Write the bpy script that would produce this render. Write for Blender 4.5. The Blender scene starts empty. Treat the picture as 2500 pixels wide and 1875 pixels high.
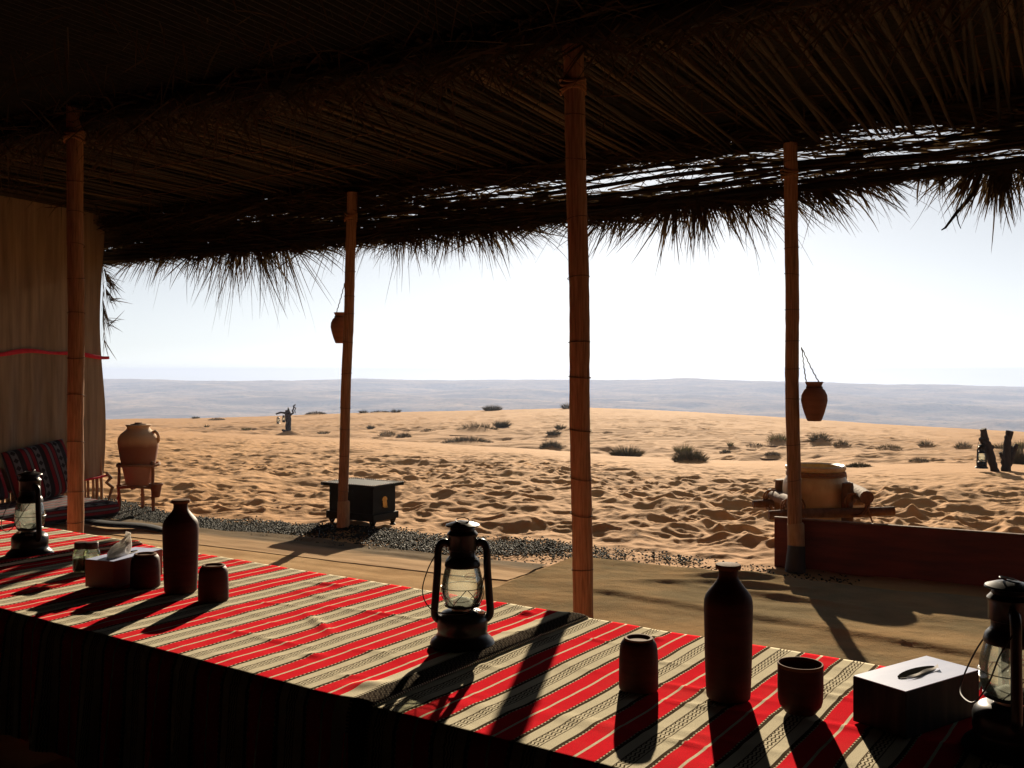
import bpy, math, random
import numpy as np
from mathutils import Vector, Matrix, Quaternion

R = math.radians
rng = random.Random(7)
nrg = np.random.default_rng(11)
scene = bpy.context.scene
COL = scene.collection

# ------------------------------------------------------------------ camera, sky, sun, exposure
CAMZ = 1.15            # eye height of someone sitting on the cushions
F = 2400.0             # focal length in photograph pixels (2500 wide)
HOR = 905.0            # eye-level line in the photograph
cam_d = bpy.data.cameras.new('camera')
cam = bpy.data.objects.new('camera', cam_d)
COL.objects.link(cam)
cam.location = (0, 0, CAMZ)
cam.rotation_euler = (R(90), 0, 0)
cam_d.sensor_width = 36.0
cam_d.lens = 36.0 * F / 2500.0
cam_d.shift_y = (HOR - 937.5) / 2500.0
cam_d.clip_start = 0.05
cam_d.clip_end = 20000
scene.camera = cam

SUN_AZ, SUN_EL = R(8.5), R(16.8)      # to the right of +Y, above the horizon
world = bpy.data.worlds.new('World')
scene.world = world
world.use_nodes = True
wn, wl = world.node_tree.nodes, world.node_tree.links
sky = wn.new('ShaderNodeTexSky')
sky.sky_type = 'NISHITA'
sky.sun_disc = False
sky.sun_elevation = SUN_EL
sky.sun_rotation = SUN_AZ
sky.altitude = 200
sky.air_density = 0.7
sky.dust_density = 0.13
sky.ozone_density = 1.0
tc = wn.new('ShaderNodeTexCoord')
mp = wn.new('ShaderNodeMapping')
mp.inputs['Location'].default_value = (0, 0, 0.03)   # the horizon dips below eye level on a high dune
wl.new(tc.outputs['Generated'], mp.inputs['Vector'])
wl.new(mp.outputs['Vector'], sky.inputs['Vector'])
hs = wn.new('ShaderNodeHueSaturation')      # dust in the air greys the whole dome
hs.inputs['Saturation'].default_value = 0.26
wl.new(sky.outputs['Color'], hs.inputs['Color'])
wl.new(hs.outputs['Color'], wn['Background'].inputs['Color'])
wn['Background'].inputs['Strength'].default_value = 0.05

sun_d = bpy.data.lights.new('sun', 'SUN')
sun_d.energy = 5.0
sun_d.angle = R(0.6)
sun_d.color = (1.0, 0.83, 0.61)
sun = bpy.data.objects.new('sun', sun_d)
COL.objects.link(sun)
S = Vector((math.sin(SUN_AZ) * math.cos(SUN_EL), math.cos(SUN_AZ) * math.cos(SUN_EL), math.sin(SUN_EL)))
sun.rotation_euler = (-S).to_track_quat('-Z', 'Y').to_euler()
sun.location = S * 30

scene.view_settings.view_transform = 'Standard'
scene.view_settings.look = 'None'
scene.view_settings.exposure = 1.0
scene.view_settings.gamma = 1.0
scene.view_settings.use_curve_mapping = False
scene.render.engine = 'CYCLES'
scene.cycles.max_bounces = 6
scene.cycles.diffuse_bounces = 3
scene.cycles.glossy_bounces = 2
scene.cycles.transmission_bounces = 3
scene.cycles.transparent_max_bounces = 12
scene.cycles.caustics_reflective = False
scene.cycles.caustics_refractive = False
scene.cycles.use_denoising = True

# ------------------------------------------------------------------ placing helpers
def P(x, y, d):
    """The place seen at pixel (x, y) of the photograph, d metres ahead."""
    return Vector(((x - 1250) / F * d, d, CAMZ - (y - HOR) / F * d))
def onz(x, y, z):
    d = (CAMZ - z) * F / (y - HOR)
    return P(x, y, d)
# shelter axes: u along the eave to the right, n outwards to the dunes
EU, EN = Vector((0.877, -0.480, 0)), Vector((0.480, 0.877, 0))
def UN(u, n, z=0.0):
    return EU * u + EN * n + Vector((0, 0, z))
def eave(x, y, n=5.83):
    a = (x - 1250) / F
    d = n / (0.480 * a + 0.877)
    p = P(x, y, d)
    return p
# table axes
TT, TN = Vector((0.8261, -0.5635, 0)), Vector((0.5635, 0.8261, 0))
def TB(s, n, z=0.0):
    return TT * s + TN * n + Vector((0, 0, z))
TABLE_Z = 0.42

# ------------------------------------------------------------------ mesh helpers
class MB:
    def __init__(self):
        self.v, self.f, self.uv = [], [], None
    def add(self, vs, fs):
        o = len(self.v)
        self.v.extend([tuple(p) for p in vs])
        self.f.extend([tuple(i + o for i in f) for f in fs])
        return self
    def box(self, c, size, rot=None, taper=1.0):
        c = Vector(c); sx, sy, sz = [k / 2 for k in size]
        vs = []
        for z, t in ((-sz, 1.0), (sz, taper)):
            for x, y in ((-sx, -sy), (sx, -sy), (sx, sy), (-sx, sy)):
                p = Vector((x * t, y * t, z))
                if rot is not None: p = rot @ p
                vs.append(c + p)
        return self.add(vs, [(3, 2, 1, 0), (4, 5, 6, 7), (0, 1, 5, 4), (1, 2, 6, 5), (2, 3, 7, 6), (3, 0, 4, 7)])
    def tube(self, path, rad, seg=8, caps=True, flat=1.0):
        path = [Vector(p) for p in path]
        n = len(path)
        if not hasattr(rad, '__len__'): rad = [rad] * n
        vs, fs = [], []
        t0 = (path[1] - path[0]).normalized()
        ref = Vector((0, 0, 1)) if abs(t0.z) < 0.9 else Vector((1, 0, 0))
        nx = t0.cross(ref).normalized()
        for i, p in enumerate(path):
            t = (path[min(i + 1, n - 1)] - path[max(i - 1, 0)]).normalized()
            nx = (nx - t * nx.dot(t)).normalized()
            ny = t.cross(nx)
            for k in range(seg):
                a = 2 * math.pi * k / seg
                vs.append(p + nx * math.cos(a) * rad[i] + ny * math.sin(a) * rad[i] * flat)
        for i in range(n - 1):
            for k in range(seg):
                a, b = i * seg + k, i * seg + (k + 1) % seg
                fs.append((a, b, b + seg, a + seg))
        if caps:
            fs.append(tuple(reversed(range(seg))))
            fs.append(tuple(range((n - 1) * seg, n * seg)))
        return self.add(vs, fs)
    def lathe(self, prof, seg=32, c=(0, 0, 0), wob=0.0, caps=True):
        c = Vector(c); vs, fs = [], []
        ph = rng.random() * 6
        for i, (r, z) in enumerate(prof):
            for k in range(seg):
                a = 2 * math.pi * k / seg
                rr = r * (1 + wob * math.sin(2 * a + ph + i * .2))
                vs.append((c.x + math.cos(a) * rr, c.y + math.sin(a) * rr, c.z + z))
        for i in range(len(prof) - 1):
            for k in range(seg):
                a, b = i * seg + k, i * seg + (k + 1) % seg
                fs.append((a, b, b + seg, a + seg))
        if caps and prof[0][0] > 1e-5: fs.append(tuple(reversed(range(seg))))
        if caps and prof[-1][0] > 1e-5: fs.append(tuple(range((len(prof) - 1) * seg, len(prof) * seg)))
        return self.add(vs, fs)
    def blade(self, p, d, length, width, droop=0.3, seg=4, side=None, curl=0.0):
        p = Vector(p); d = Vector(d).normalized()
        if side is None:
            side = d.cross(Vector((rng.uniform(-1, 1), rng.uniform(-1, 1), rng.uniform(-1, 1))))
        side = Vector(side).normalized()
        vs, fs = [], []
        st = length / seg
        for i in range(seg + 1):
            t = i / seg
            w = width * 0.5 * (1 - t) ** 0.6 * (0.55 + 0.45 * min(1, t * 4)) if i < seg else 0.0004
            vs.append(p - side * w); vs.append(p + side * w)
            d = (d + Vector((0, 0, -droop * st / max(length, .01))) + side * curl / seg).normalized()
            p = p + d * st
        for i in range(seg):
            fs.append((2 * i, 2 * i + 1, 2 * i + 3, 2 * i + 2))
        return self.add(vs, fs)

def smooth_path(pts, k=6):
    p = [Vector(q) for q in pts]; p = [p[0] * 2 - p[1]] + p + [p[-1] * 2 - p[-2]]
    out = []
    for i in range(1, len(p) - 2):
        for j in range(k):
            t = j / k; a, b, c, d = p[i - 1], p[i], p[i + 1], p[i + 2]
            out.append(0.5 * ((2 * b) + (c - a) * t + (2 * a - 5 * b + 4 * c - d) * t * t + (3 * b - a - 3 * c + d) * t ** 3))
    return out + [p[-2]]
def new_obj(name, me, mat=None, parent=None):
    o = bpy.data.objects.new(name, me)
    COL.objects.link(o)
    if mat is not None: me.materials.append(mat)
    if parent is not None: o.parent = parent
    return o
def build(name, mb, mat=None, parent=None, smooth=True, sharp=40):
    me = bpy.data.meshes.new(name)
    me.from_pydata(mb.v, [], mb.f)
    if smooth:
        me.polygons.foreach_set('use_smooth', [True] * len(me.polygons))
        try: me.set_sharp_from_angle(angle=R(sharp))
        except Exception: pass
    me.update()
    return new_obj(name, me, mat, parent)
def bevel(o, w, seg=2):
    m = o.modifiers.new('bevel', 'BEVEL'); m.width = w; m.segments = seg; m.limit_method = 'ANGLE'; m.angle_limit = R(40)
    return o
def tag(o, label=None, cat=None, group=None, kind=None):
    if label: o['label'] = label
    if cat: o['category'] = cat
    if group: o['group'] = group
    if kind: o['kind'] = kind
    return o
def thing(name, label, cat, loc=(0, 0, 0), rz=0.0, group=None):
    o = bpy.data.objects.new(name, None)
    COL.objects.link(o)
    o.empty_display_size = 0.1
    o.location = loc; o.rotation_euler = (0, 0, rz)
    return tag(o, label, cat, group)
def grid_mesh(name, X, Y, Z, mat, parent=None, uv=None, smooth=True):
    """One sheet from 2-D arrays of coordinates."""
    r, c = X.shape
    co = np.stack([X, Y, Z], -1).reshape(-1, 3).astype(np.float32)
    i = np.arange(r * c).reshape(r, c)
    q = np.stack([i[:-1, :-1], i[:-1, 1:], i[1:, 1:], i[1:, :-1]], -1).reshape(-1, 4).astype(np.int32)
    me = bpy.data.meshes.new(name)
    me.vertices.add(len(co)); me.vertices.foreach_set('co', co.ravel())
    me.loops.add(q.size); me.loops.foreach_set('vertex_index', q.ravel())
    me.polygons.add(len(q))
    me.polygons.foreach_set('loop_start', np.arange(0, q.size, 4, dtype=np.int32))
    if uv is not None:
        l = me.uv_layers.new(name='UVMap')
        w = np.stack(uv, -1).reshape(-1, 2).astype(np.float32)
        l.data.foreach_set('uv', w[q.ravel()].ravel())
    me.update(calc_edges=True)
    if smooth: me.polygons.foreach_set('use_smooth', np.ones(len(q), dtype=bool))
    me.validate()
    return new_obj(name, me, mat, parent)

# ------------------------------------------------------------------ material helpers
class NT:
    def __init__(self, name):
        self.m = bpy.data.materials.new(name); self.m.use_nodes = True
        self.n, self.l = self.m.node_tree.nodes, self.m.node_tree.links
        self.b = self.n['Principled BSDF']; self.out = self.n['Material Output']
    def add(self, t, **kw):
        k = self.n.new(t)
        for a, v in kw.items(): setattr(k, a, v)
        return k
    def set(self, node, key, v):
        if hasattr(v, 'is_output') or isinstance(v, bpy.types.NodeSocket): self.l.new(v, node.inputs[key])
        else: node.inputs[key].default_value = v
    def coord(self, which='Object'):
        return self.add('ShaderNodeTexCoord').outputs[which]
    def noise(self, vec, scale=5, detail=3, rough=0.55, dist=0.0, stretch=None):
        if stretch is not None:
            mpn = self.add('ShaderNodeMapping'); self.l.new(vec, mpn.inputs['Vector']); mpn.inputs['Scale'].default_value = stretch
            vec = mpn.outputs['Vector']
        k = self.add('ShaderNodeTexNoise'); self.l.new(vec, k.inputs['Vector'])
        k.inputs['Scale'].default_value = scale; k.inputs['Detail'].default_value = detail
        k.inputs['Roughness'].default_value = rough; k.inputs['Distortion'].default_value = dist
        return k.outputs['Fac']
    def ramp(self, fac, stops, interp='LINEAR'):
        k = self.add('ShaderNodeValToRGB'); self.l.new(fac, k.inputs['Fac'])
        cr = k.color_ramp; cr.interpolation = interp
        while len(cr.elements) < len(stops): cr.elements.new(0.5)
        for e, (p, c) in zip(cr.elements, stops):
            e.position = p; e.color = (*c, 1) if len(c) == 3 else c
        return k.outputs['Color']
    def math(self, op, a, b=None, c=None):
        k = self.add('ShaderNodeMath', operation=op)
        self.set(k, 0, a)
        if b is not None: self.set(k, 1, b)
        if c is not None: self.set(k, 2, c)
        return k.outputs[0]
    def mix(self, fac, a, b, blend='MIX'):
        k = self.add('ShaderNodeMix', data_type='RGBA', blend_type=blend)
        self.set(k, 0, fac)
        for key, v in ((6, a), (7, b)):
            if isinstance(v, bpy.types.NodeSocket): self.l.new(v, k.inputs[key])
            else: k.inputs[key].default_value = (*v, 1)
        return k.outputs[2]
    def color(self, c):
        if isinstance(c, bpy.types.NodeSocket): self.l.new(c, self.b.inputs['Base Color'])
        else: self.b.inputs['Base Color'].default_value = (*c, 1)
        return self
    def bump(self, h, strength=0.3, dist=0.01):
        k = self.add('ShaderNodeBump'); self.l.new(h, k.inputs['Height'])
        k.inputs['Strength'].default_value = strength; k.inputs['Distance'].default_value = dist
        self.l.new(k.outputs['Normal'], self.b.inputs['Normal'])
        return self
    def prm(self, **kw):
        for k, v in kw.items():
            self.set(self.b, {'rough': 'Roughness', 'metal': 'Metallic', 'spec': 'Specular IOR Level', 'coat': 'Coat Weight', 'sheen': 'Sheen Weight'}[k], v)
        return self

def m_noise(name, c1, c2, scale=8, rough=0.8, stretch=None, bump=0.2, bdist=0.004, detail=4, spec=0.3, bscale=None):
    t = NT(name); v = t.coord()
    f = t.noise(v, scale, detail, 0.6, 0.0, stretch)
    t.color(t.ramp(f, [(0.3, c1), (0.7, c2)])).prm(rough=rough, spec=spec)
    g = f if bscale is None else t.noise(v, bscale, 3, 0.6, 0.0, stretch)
    if bump: t.bump(g, bump, bdist)
    return t.m

def m_sand():
    t = NT('sand'); v = t.coord()
    f = t.noise(v, 0.6, 5, 0.6)
    g = t.noise(v, 240, 2, 0.6)
    c = t.ramp(f, [(0.3, (0.45, 0.232, 0.086)), (0.7, (0.55, 0.298, 0.118))])
    c = t.mix(t.math('MULTIPLY', g, 0.35), c, (0.36, 0.19, 0.085))
    t.color(c).prm(rough=0.95, spec=0.1)
    # wind ripples
    w = t.add('ShaderNodeTexWave', wave_type='BANDS', bands_direction='Y')
    t.l.new(v, w.inputs['Vector'])
    w.inputs['Scale'].default_value = 1.6; w.inputs['Distortion'].default_value = 7; w.inputs['Detail'].default_value = 3
    w.inputs['Detail Scale'].default_value = 1.2
    h = t.math('ADD', t.math('MULTIPLY', w.outputs['Fac'], 0.5), t.math('ADD', t.math('MULTIPLY', t.noise(v, 14, 4, 0.6), 1.0), t.math('MULTIPLY', g, 0.12)))
    t.bump(h, 0.45, 0.02)
    return t.m
def m_hills():
    t = NT('far dunes'); v = t.coord()
    f = t.noise(v, 0.010, 6, 0.62, 0.4, (1.0, 2.4, 1.0))
    g = t.noise(v, 0.09, 4, 0.7, 0.0, (1.0, 2.0, 1.0))
    c = t.ramp(f, [(0.38, (0.24, 0.175, 0.12)), (0.62, (0.58, 0.42, 0.26))])
    c = t.mix(t.ramp(g, [(0.52, (0, 0, 0)), (0.66, (1, 1, 1))]), c, (0.13, 0.12, 0.07))
    t.color(c).prm(rough=1.0, spec=0.0)
    t.bump(t.math('ADD', f, t.math('MULTIPLY', g, .3)), 0.6, 6.0)
    return t.m
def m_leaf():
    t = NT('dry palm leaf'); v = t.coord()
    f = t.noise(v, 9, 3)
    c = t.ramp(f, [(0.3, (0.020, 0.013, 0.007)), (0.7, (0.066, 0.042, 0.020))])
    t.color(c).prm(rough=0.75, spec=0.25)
    tr = t.add('ShaderNodeBsdfTranslucent'); t.l.new(c, tr.inputs['Color'])
    mx = t.add('ShaderNodeMixShader'); mx.inputs[0].default_value = 0.42
    t.l.new(t.b.outputs[0], mx.inputs[1]); t.l.new(tr.outputs[0], mx.inputs[2]); t.l.new(mx.outputs[0], t.out.inputs['Surface'])
    return t.m
def m_cloth_wall():
    t = NT('pale mat cloth'); v = t.coord()
    f = t.noise(v, 30, 4, 0.6, 0, (1, 1, 0.06))
    c = t.ramp(f, [(0.3, (0.145, 0.105, 0.07)), (0.7, (0.25, 0.185, 0.122))])
    t.color(c).prm(rough=0.9, spec=0.1); t.bump(f, 0.3, 0.004)
    tr = t.add('ShaderNodeBsdfTranslucent'); t.l.new(c, tr.inputs['Color'])
    mx = t.add('ShaderNodeMixShader'); mx.inputs[0].default_value = 0.025
    t.l.new(t.b.outputs[0], mx.inputs[1]); t.l.new(tr.outputs[0], mx.inputs[2]); t.l.new(mx.outputs[0], t.out.inputs['Surface'])
    return t.m
def m_glass(name='lantern glass', tint=(0.93, 0.95, 0.92), milky=0.10):
    t = NT(name)
    tp = t.add('ShaderNodeBsdfTransparent'); tp.inputs['Color'].default_value = (*tint, 1)
    gl = t.add('ShaderNodeBsdfGlossy'); gl.inputs['Roughness'].default_value = 0.05
    df = t.add('ShaderNodeBsdfTranslucent'); df.inputs['Color'].default_value = (0.7, 0.68, 0.6, 1)
    lw = t.add('ShaderNodeLayerWeight'); lw.inputs['Blend'].default_value = 0.28
    m0 = t.add('ShaderNodeMixShader'); m0.inputs[0].default_value = milky
    t.l.new(tp.outputs[0], m0.inputs[1]); t.l.new(df.outputs[0], m0.inputs[2])
    m1 = t.add('ShaderNodeMixShader')
    t.l.new(t.math('MULTIPLY', lw.outputs['Fresnel'], 0.9), m1.inputs[0]); t.l.new(m0.outputs[0], m1.inputs[1]); t.l.new(gl.outputs[0], m1.inputs[2])
    t.l.new(m1.outputs[0], t.out.inputs['Surface'])
    return t.m
RED, CREAM, DARK = (0.80, 0.020, 0.036), (0.74, 0.67, 0.49), (0.062, 0.046, 0.030)
def m_stripes(name, origin, period, red=RED, cream=CREAM, dark=DARK, seam=None):
    """Woven stripes across the table: uv.x runs along the table, uv.y across it."""
    t = NT(name)
    uv = t.add('ShaderNodeSeparateXYZ'); t.l.new(t.coord('UV'), uv.inputs[0])
    u, v = uv.outputs[0], uv.outputs[1]
    wob = t.math('MULTIPLY', t.math('SUBTRACT', t.noise(t.coord('UV'), 3.0, 2), 0.5), 0.017)
    u = t.math('ADD', u, wob)
    fr = t.math('FRACT', t.math('DIVIDE', t.math('SUBTRACT', u, origin), period))
    base = t.ramp(fr, [(0.0, cream), (0.018, red), (0.234, cream), (0.248, dark), (0.290, cream), (0.425, dark), (0.435, cream), (0.565, dark), (0.575, cream), (0.710, dark), (0.752, cream), (0.766, red), (0.982, cream)], 'CONSTANT')
    # ticks along the edges of the red bands
    sym = t.math('ABSOLUTE', t.math('SUBTRACT', fr, 0.5))
    tick = t.math('MULTIPLY', t.math('GREATER_THAN', sym, 0.250), t.math('LESS_THAN', sym, 0.268))
    dash = t.math('GREATER_THAN', t.math('SINE', t.math('MULTIPLY', v, 2 * math.pi / 0.013)), 0.0)
    base = t.mix(t.math('MULTIPLY', tick, dash), base, dark)
    # woven figure in the middle of the pale band
    inb = t.math('LESS_THAN', sym, 0.062)
    zig = t.math('PINGPONG', t.math('DIVIDE', v, 0.011), 1.0)
    a = t.math('ABSOLUTE', t.math('SUBTRACT', t.math('FRACT', t.math('ADD', t.math('MULTIPLY', t.math('SUBTRACT', fr, 0.435), 23), t.math('MULTIPLY', zig, 0.55))), 0.5))
    base = t.mix(t.math('MULTIPLY', inb, t.math('LESS_THAN', a, 0.20)), base, dark)
    if seam is not None:
        ds = t.math('ABSOLUTE', t.math('SUBTRACT', u, seam))
        a2 = t.math('ABSOLUTE', t.math('SUBTRACT', t.math('FRACT', t.math('ADD', t.math('DIVIDE', ds, 0.012), t.math('PINGPONG', t.math('DIVIDE', v, 0.009), 1.0))), 0.5))
        pat = t.mix(t.math('LESS_THAN', a2, 0.12), (0.018, 0.016, 0.015), (0.15, 0.13, 0.10))
        base = t.mix(t.math('LESS_THAN', ds, 0.075), base, cream)
        comb = t.math('MULTIPLY', t.math('LESS_THAN', ds, 0.036), t.math('GREATER_THAN', t.math('SINE', t.math('MULTIPLY', v, 2 * math.pi / 0.008)), 0.0))
        base = t.mix(comb, base, (0.02, 0.018, 0.016))
        base = t.mix(t.math('LESS_THAN', ds, 0.027), base, pat)
    wv = t.noise(t.coord('UV'), 420, 2, 0.6)
    base = t.mix(t.math('MULTIPLY', t.math('SUBTRACT', wv, 0.42), 1.0), base, (0.10, 0.07, 0.05))
    dirt = t.noise(t.coord('UV'), 7, 4)
    base = t.mix(t.math('MULTIPLY', t.ramp(dirt, [(0.5, (0, 0, 0)), (0.75, (1, 1, 1))]), 0.10), base, (0.30, 0.20, 0.13))
    t.color(base).prm(rough=1.0, spec=0.0)
    t.bump(t.math('ADD', wv, t.math('MULTIPLY', t.noise(t.coord('UV'), 60, 2), 0.5)), 0.35, 0.003)
    return t.m

def m_reed(name, c1, c2):
    t = NT(name); v = t.coord(); oi = t.add('ShaderNodeObjectInfo')
    f = t.noise(v, 6, 4, 0.6, 0, (12, 1, 12))
    g = t.noise(oi.outputs['Location'], 1.3, 2)
    c = t.ramp(t.math('ADD', t.math('MULTIPLY', f, 0.5), t.math('MULTIPLY', oi.outputs['Random'], 0.6)), [(0.25, c1), (0.85, c2)])
    t.color(c).prm(rough=0.75, spec=0.2); t.bump(f, .3, .003)
    return t.m
M = {}
M['sand'] = m_sand()
M['hills'] = m_hills()
M['leaf'] = m_leaf()
M['thatch'] = m_noise('shaded palm thatch', (0.0015, 0.001, 0.0008), (0.0065, 0.0042, 0.0025), 14, 0.9, (1, 1, 1), 0.6, 0.03)  # near-black base puts the shade under the roof into the colour
M['reed'] = m_reed('dimmed reed', (0.002, 0.0013, 0.0008), (0.026, 0.016, 0.008))  # ceiling dimness put into the reed colours, here and in the pale ones
M['reed2'] = m_reed('dimmed reed pale', (0.008, 0.005, 0.0025), (0.066, 0.043, 0.022))
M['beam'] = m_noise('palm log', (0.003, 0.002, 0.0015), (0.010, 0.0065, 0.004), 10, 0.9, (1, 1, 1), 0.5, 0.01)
M['post'] = m_noise('reed mat post wrap', (0.135, 0.068, 0.034), (0.31, 0.168, 0.090), 22, 0.9, (6, 6, 0.35), 0.6, 0.004, 5, 0.08)
M['sleeve'] = m_noise('sackcloth sleeve', (0.22, 0.135, 0.07), (0.34, 0.225, 0.125), 30, 0.9, (2, 2, .5), 0.4, 0.003)
M['tie'] = m_noise('dark cord', (0.05, 0.024, 0.012), (0.10, 0.05, 0.026), 60, 0.9)
M['rope'] = m_noise('orange brown rope', (0.16, 0.075, 0.03), (0.26, 0.13, 0.055), 90, 0.9)
M['wallcloth'] = m_cloth_wall()
M['redtrim'] = m_noise('red ribbon', (0.40, 0.012, 0.03), (0.55, 0.03, 0.05), 40, 0.8)
M['matA'] = m_noise('sand dusted floor mat', (0.42, 0.27, 0.145), (0.60, 0.41, 0.235), 3, 1.0, (1, 1, 1), 0.5, 0.006, 6, 0.0, 120)
def m_canvas():
    t = NT('olive grey canvas'); v = t.coord()
    f = t.noise(v, 5, 5); d = t.noise(v, 1.3, 6, .65); w = t.noise(v, 170, 2)
    c = t.ramp(f, [(.3, (0.19, 0.15, 0.092)), (.7, (0.29, 0.225, 0.135))])
    c = t.mix(t.ramp(d, [(.42, (0, 0, 0)), (.66, (.9, .9, .9))]), c, (0.42, 0.27, 0.14))
    c = t.mix(t.math('MULTIPLY', w, .3), c, (.10, .08, .05))
    t.color(c).prm(rough=1.0, spec=0.0); t.bump(t.math('ADD', t.noise(v, 9, 5, .6), t.math('MULTIPLY', w, .4)), .7, .012)
    return t.m
M['matB'] = m_canvas()
def m_strip():
    t = NT('brown sheet with drifted sand'); v = t.coord()
    rot = t.add('ShaderNodeMapping'); t.l.new(v, rot.inputs['Vector']); rot.inputs['Rotation'].default_value = (0, 0, math.atan2(0.480, 0.877))
    w = rot.outputs['Vector']                       # x along the eave, y outwards
    sp = t.add('ShaderNodeSeparateXYZ'); t.l.new(w, sp.inputs[0])
    st = t.noise(w, 1.0, 5, .65, 0.6, (0.9, 5, 1)); f = t.noise(v, 5, 5)
    drift = t.math('SUBTRACT', t.math('ADD', st, 0.02), t.math('MULTIPLY', t.math('SUBTRACT', sp.outputs[1], 4.93), 2.0))
    c = t.ramp(f, [(.3, (0.11, 0.080, 0.050)), (.7, (0.20, 0.145, 0.085))])
    c = t.mix(t.ramp(drift, [(.42, (0, 0, 0)), (.66, (1, 1, 1))]), c, (0.50, 0.33, 0.185))
    t.color(c).prm(rough=1.0, spec=0.02); t.bump(t.math('ADD', st, t.math('MULTIPLY', t.noise(v, 90, 2), .2)), .5, .012)
    return t.m
M['plastic'] = m_strip()
M['bounce_damper'] = m_noise('added dark floor sheet', (0.012, 0.008, 0.008), (0.035, 0.016, 0.014), 20, 1.0, None, 0.4, 0.003, 4, 0.0)
M['blacksheet'] = m_noise('black sheet', (0.010, 0.010, 0.010), (0.025, 0.024, 0.022), 9, 0.6, None, 0.4, 0.01)
def m_gravel():
    t = NT('dark stone chips'); v = t.coord()
    f = t.noise(v, 55, 2, .6)
    t.color(t.ramp(f, [(.30, (0.003, 0.004, 0.003)), (.60, (0.022, 0.024, 0.016)), (.76, (0.13, 0.12, 0.085))])).prm(rough=.7, spec=.1)  # palest stop paints glints onto the chips
    return t.m
M['gravel'] = m_gravel()
M['redboard'] = m_noise('dark red painted board', (0.050, 0.010, 0.006), (0.14, 0.030, 0.014), 4, 0.8, (0.7, 0.7, 6), 0.3, 0.002)
M['black'] = m_noise('black enamel', (0.006, 0.007, 0.008), (0.012, 0.013, 0.014), 30, 0.32, None, 0.05, 0.001, 2, 0.22)
M['soot'] = m_noise('sooty iron', (0.010, 0.010, 0.009), (0.022, 0.022, 0.019), 30, 0.75, None, 0.1, 0.001, 2, 0.06)
M['slotdark'] = m_noise('painted slot shade', (0.006, 0.006, 0.006), (0.012, 0.011, 0.010), 30, 1.0, None, 0, 0.001, 2, 0.0)  # black colour standing for the shade in the slot
M['wire'] = m_noise('blackened wire', (0.010, 0.009, 0.008), (0.025, 0.022, 0.02), 40, 0.4, None, 0.0)
M['brass'] = m_noise('dull brass', (0.42, 0.24, 0.06), (0.62, 0.38, 0.10), 30, 0.38); M['brass'].node_tree.nodes['Principled BSDF'].inputs['Metallic'].default_value = 0.85
M['silver'] = m_noise('burner metal', (0.45, 0.38, 0.30), (0.65, 0.58, 0.48), 40, 0.3); M['silver'].node_tree.nodes['Principled BSDF'].inputs['Metallic'].default_value = 0.9
M['glass'] = m_glass('lantern glass', (0.93, 0.95, 0.92), 0.07)
M['jarglass'] = m_glass('clear jar glass', (0.80, 0.86, 0.76), 0.06)
M['redprint'] = m_noise('red print', (0.55, 0.03, 0.04), (0.62, 0.05, 0.06), 30, 0.6, None, 0)
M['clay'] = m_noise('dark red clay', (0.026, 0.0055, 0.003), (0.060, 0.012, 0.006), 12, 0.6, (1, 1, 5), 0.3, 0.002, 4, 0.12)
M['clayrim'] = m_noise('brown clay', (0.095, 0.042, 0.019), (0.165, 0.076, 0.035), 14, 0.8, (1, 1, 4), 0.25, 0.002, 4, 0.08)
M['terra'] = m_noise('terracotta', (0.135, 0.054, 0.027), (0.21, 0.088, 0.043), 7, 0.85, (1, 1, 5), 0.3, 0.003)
M['cardred'] = m_noise('red brown printed card', (0.20, 0.034, 0.012), (0.28, 0.06, 0.022), 9, 0.55, None, 0)
def m_tissue():
    t = NT('white tissue'); v = t.coord(); f = t.noise(v, 40, 3)
    c = t.ramp(f, [(.3, (0.74, 0.71, 0.66)), (.7, (0.84, 0.81, 0.76))]); t.color(c).prm(rough=.95, spec=.1); t.bump(f, .2, .002)
    tr = t.add('ShaderNodeBsdfTranslucent'); t.l.new(c, tr.inputs['Color'])
    mx = t.add('ShaderNodeMixShader'); mx.inputs[0].default_value = .45
    t.l.new(t.b.outputs[0], mx.inputs[1]); t.l.new(tr.outputs[0], mx.inputs[2]); t.l.new(mx.outputs[0], t.out.inputs['Surface'])
    return t.m
M['tissue'] = m_tissue()
M['paper'] = m_noise('white paper', (0.72, 0.70, 0.66), (0.82, 0.80, 0.76), 20, 0.9, None, 0.2, 0.002)
M['lid'] = m_noise('brown jar lid', (0.03, 0.016, 0.010), (0.06, 0.03, 0.018), 30, 0.45)
M['spice'] = m_noise('ground spice', (0.30, 0.27, 0.17), (0.5, 0.46, 0.32), 120, 0.9)
M['darkspice'] = m_noise('dark spice', (0.05, 0.06, 0.03), (0.12, 0.13, 0.06), 120, 0.9)
M['charred'] = m_noise('charred wood', (0.012, 0.009, 0.007), (0.04, 0.026, 0.018), 16, 0.85, (2, 2, .6), 0.8, 0.02)
M['log'] = m_noise('log bark', (0.085, 0.045, 0.024), (0.18, 0.10, 0.055), 18, 0.85, (2, 2, 1), 0.7, 0.008)
M['stick'] = m_noise('stand stick', (0.17, 0.085, 0.04), (0.27, 0.14, 0.07), 25, 0.85, None, 0.5, 0.004)
M['grass'] = m_noise('desert grass', (0.10, 0.085, 0.035), (0.20, 0.17, 0.075), 3, 0.9, None, 0)
M['grassdark'] = m_noise('grey green shrub', (0.10, 0.09, 0.052), (0.20, 0.175, 0.10), 3, 0.9, None, 0)
M['grassgreen'] = m_noise('yellow green grass', (0.17, 0.16, 0.045), (0.27, 0.24, 0.085), 3, 0.9, None, 0)
M['wood'] = m_noise('table wood', (0.10, 0.055, 0.03), (0.18, 0.10, 0.055), 6, 0.6, (1, 8, 8))

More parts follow.
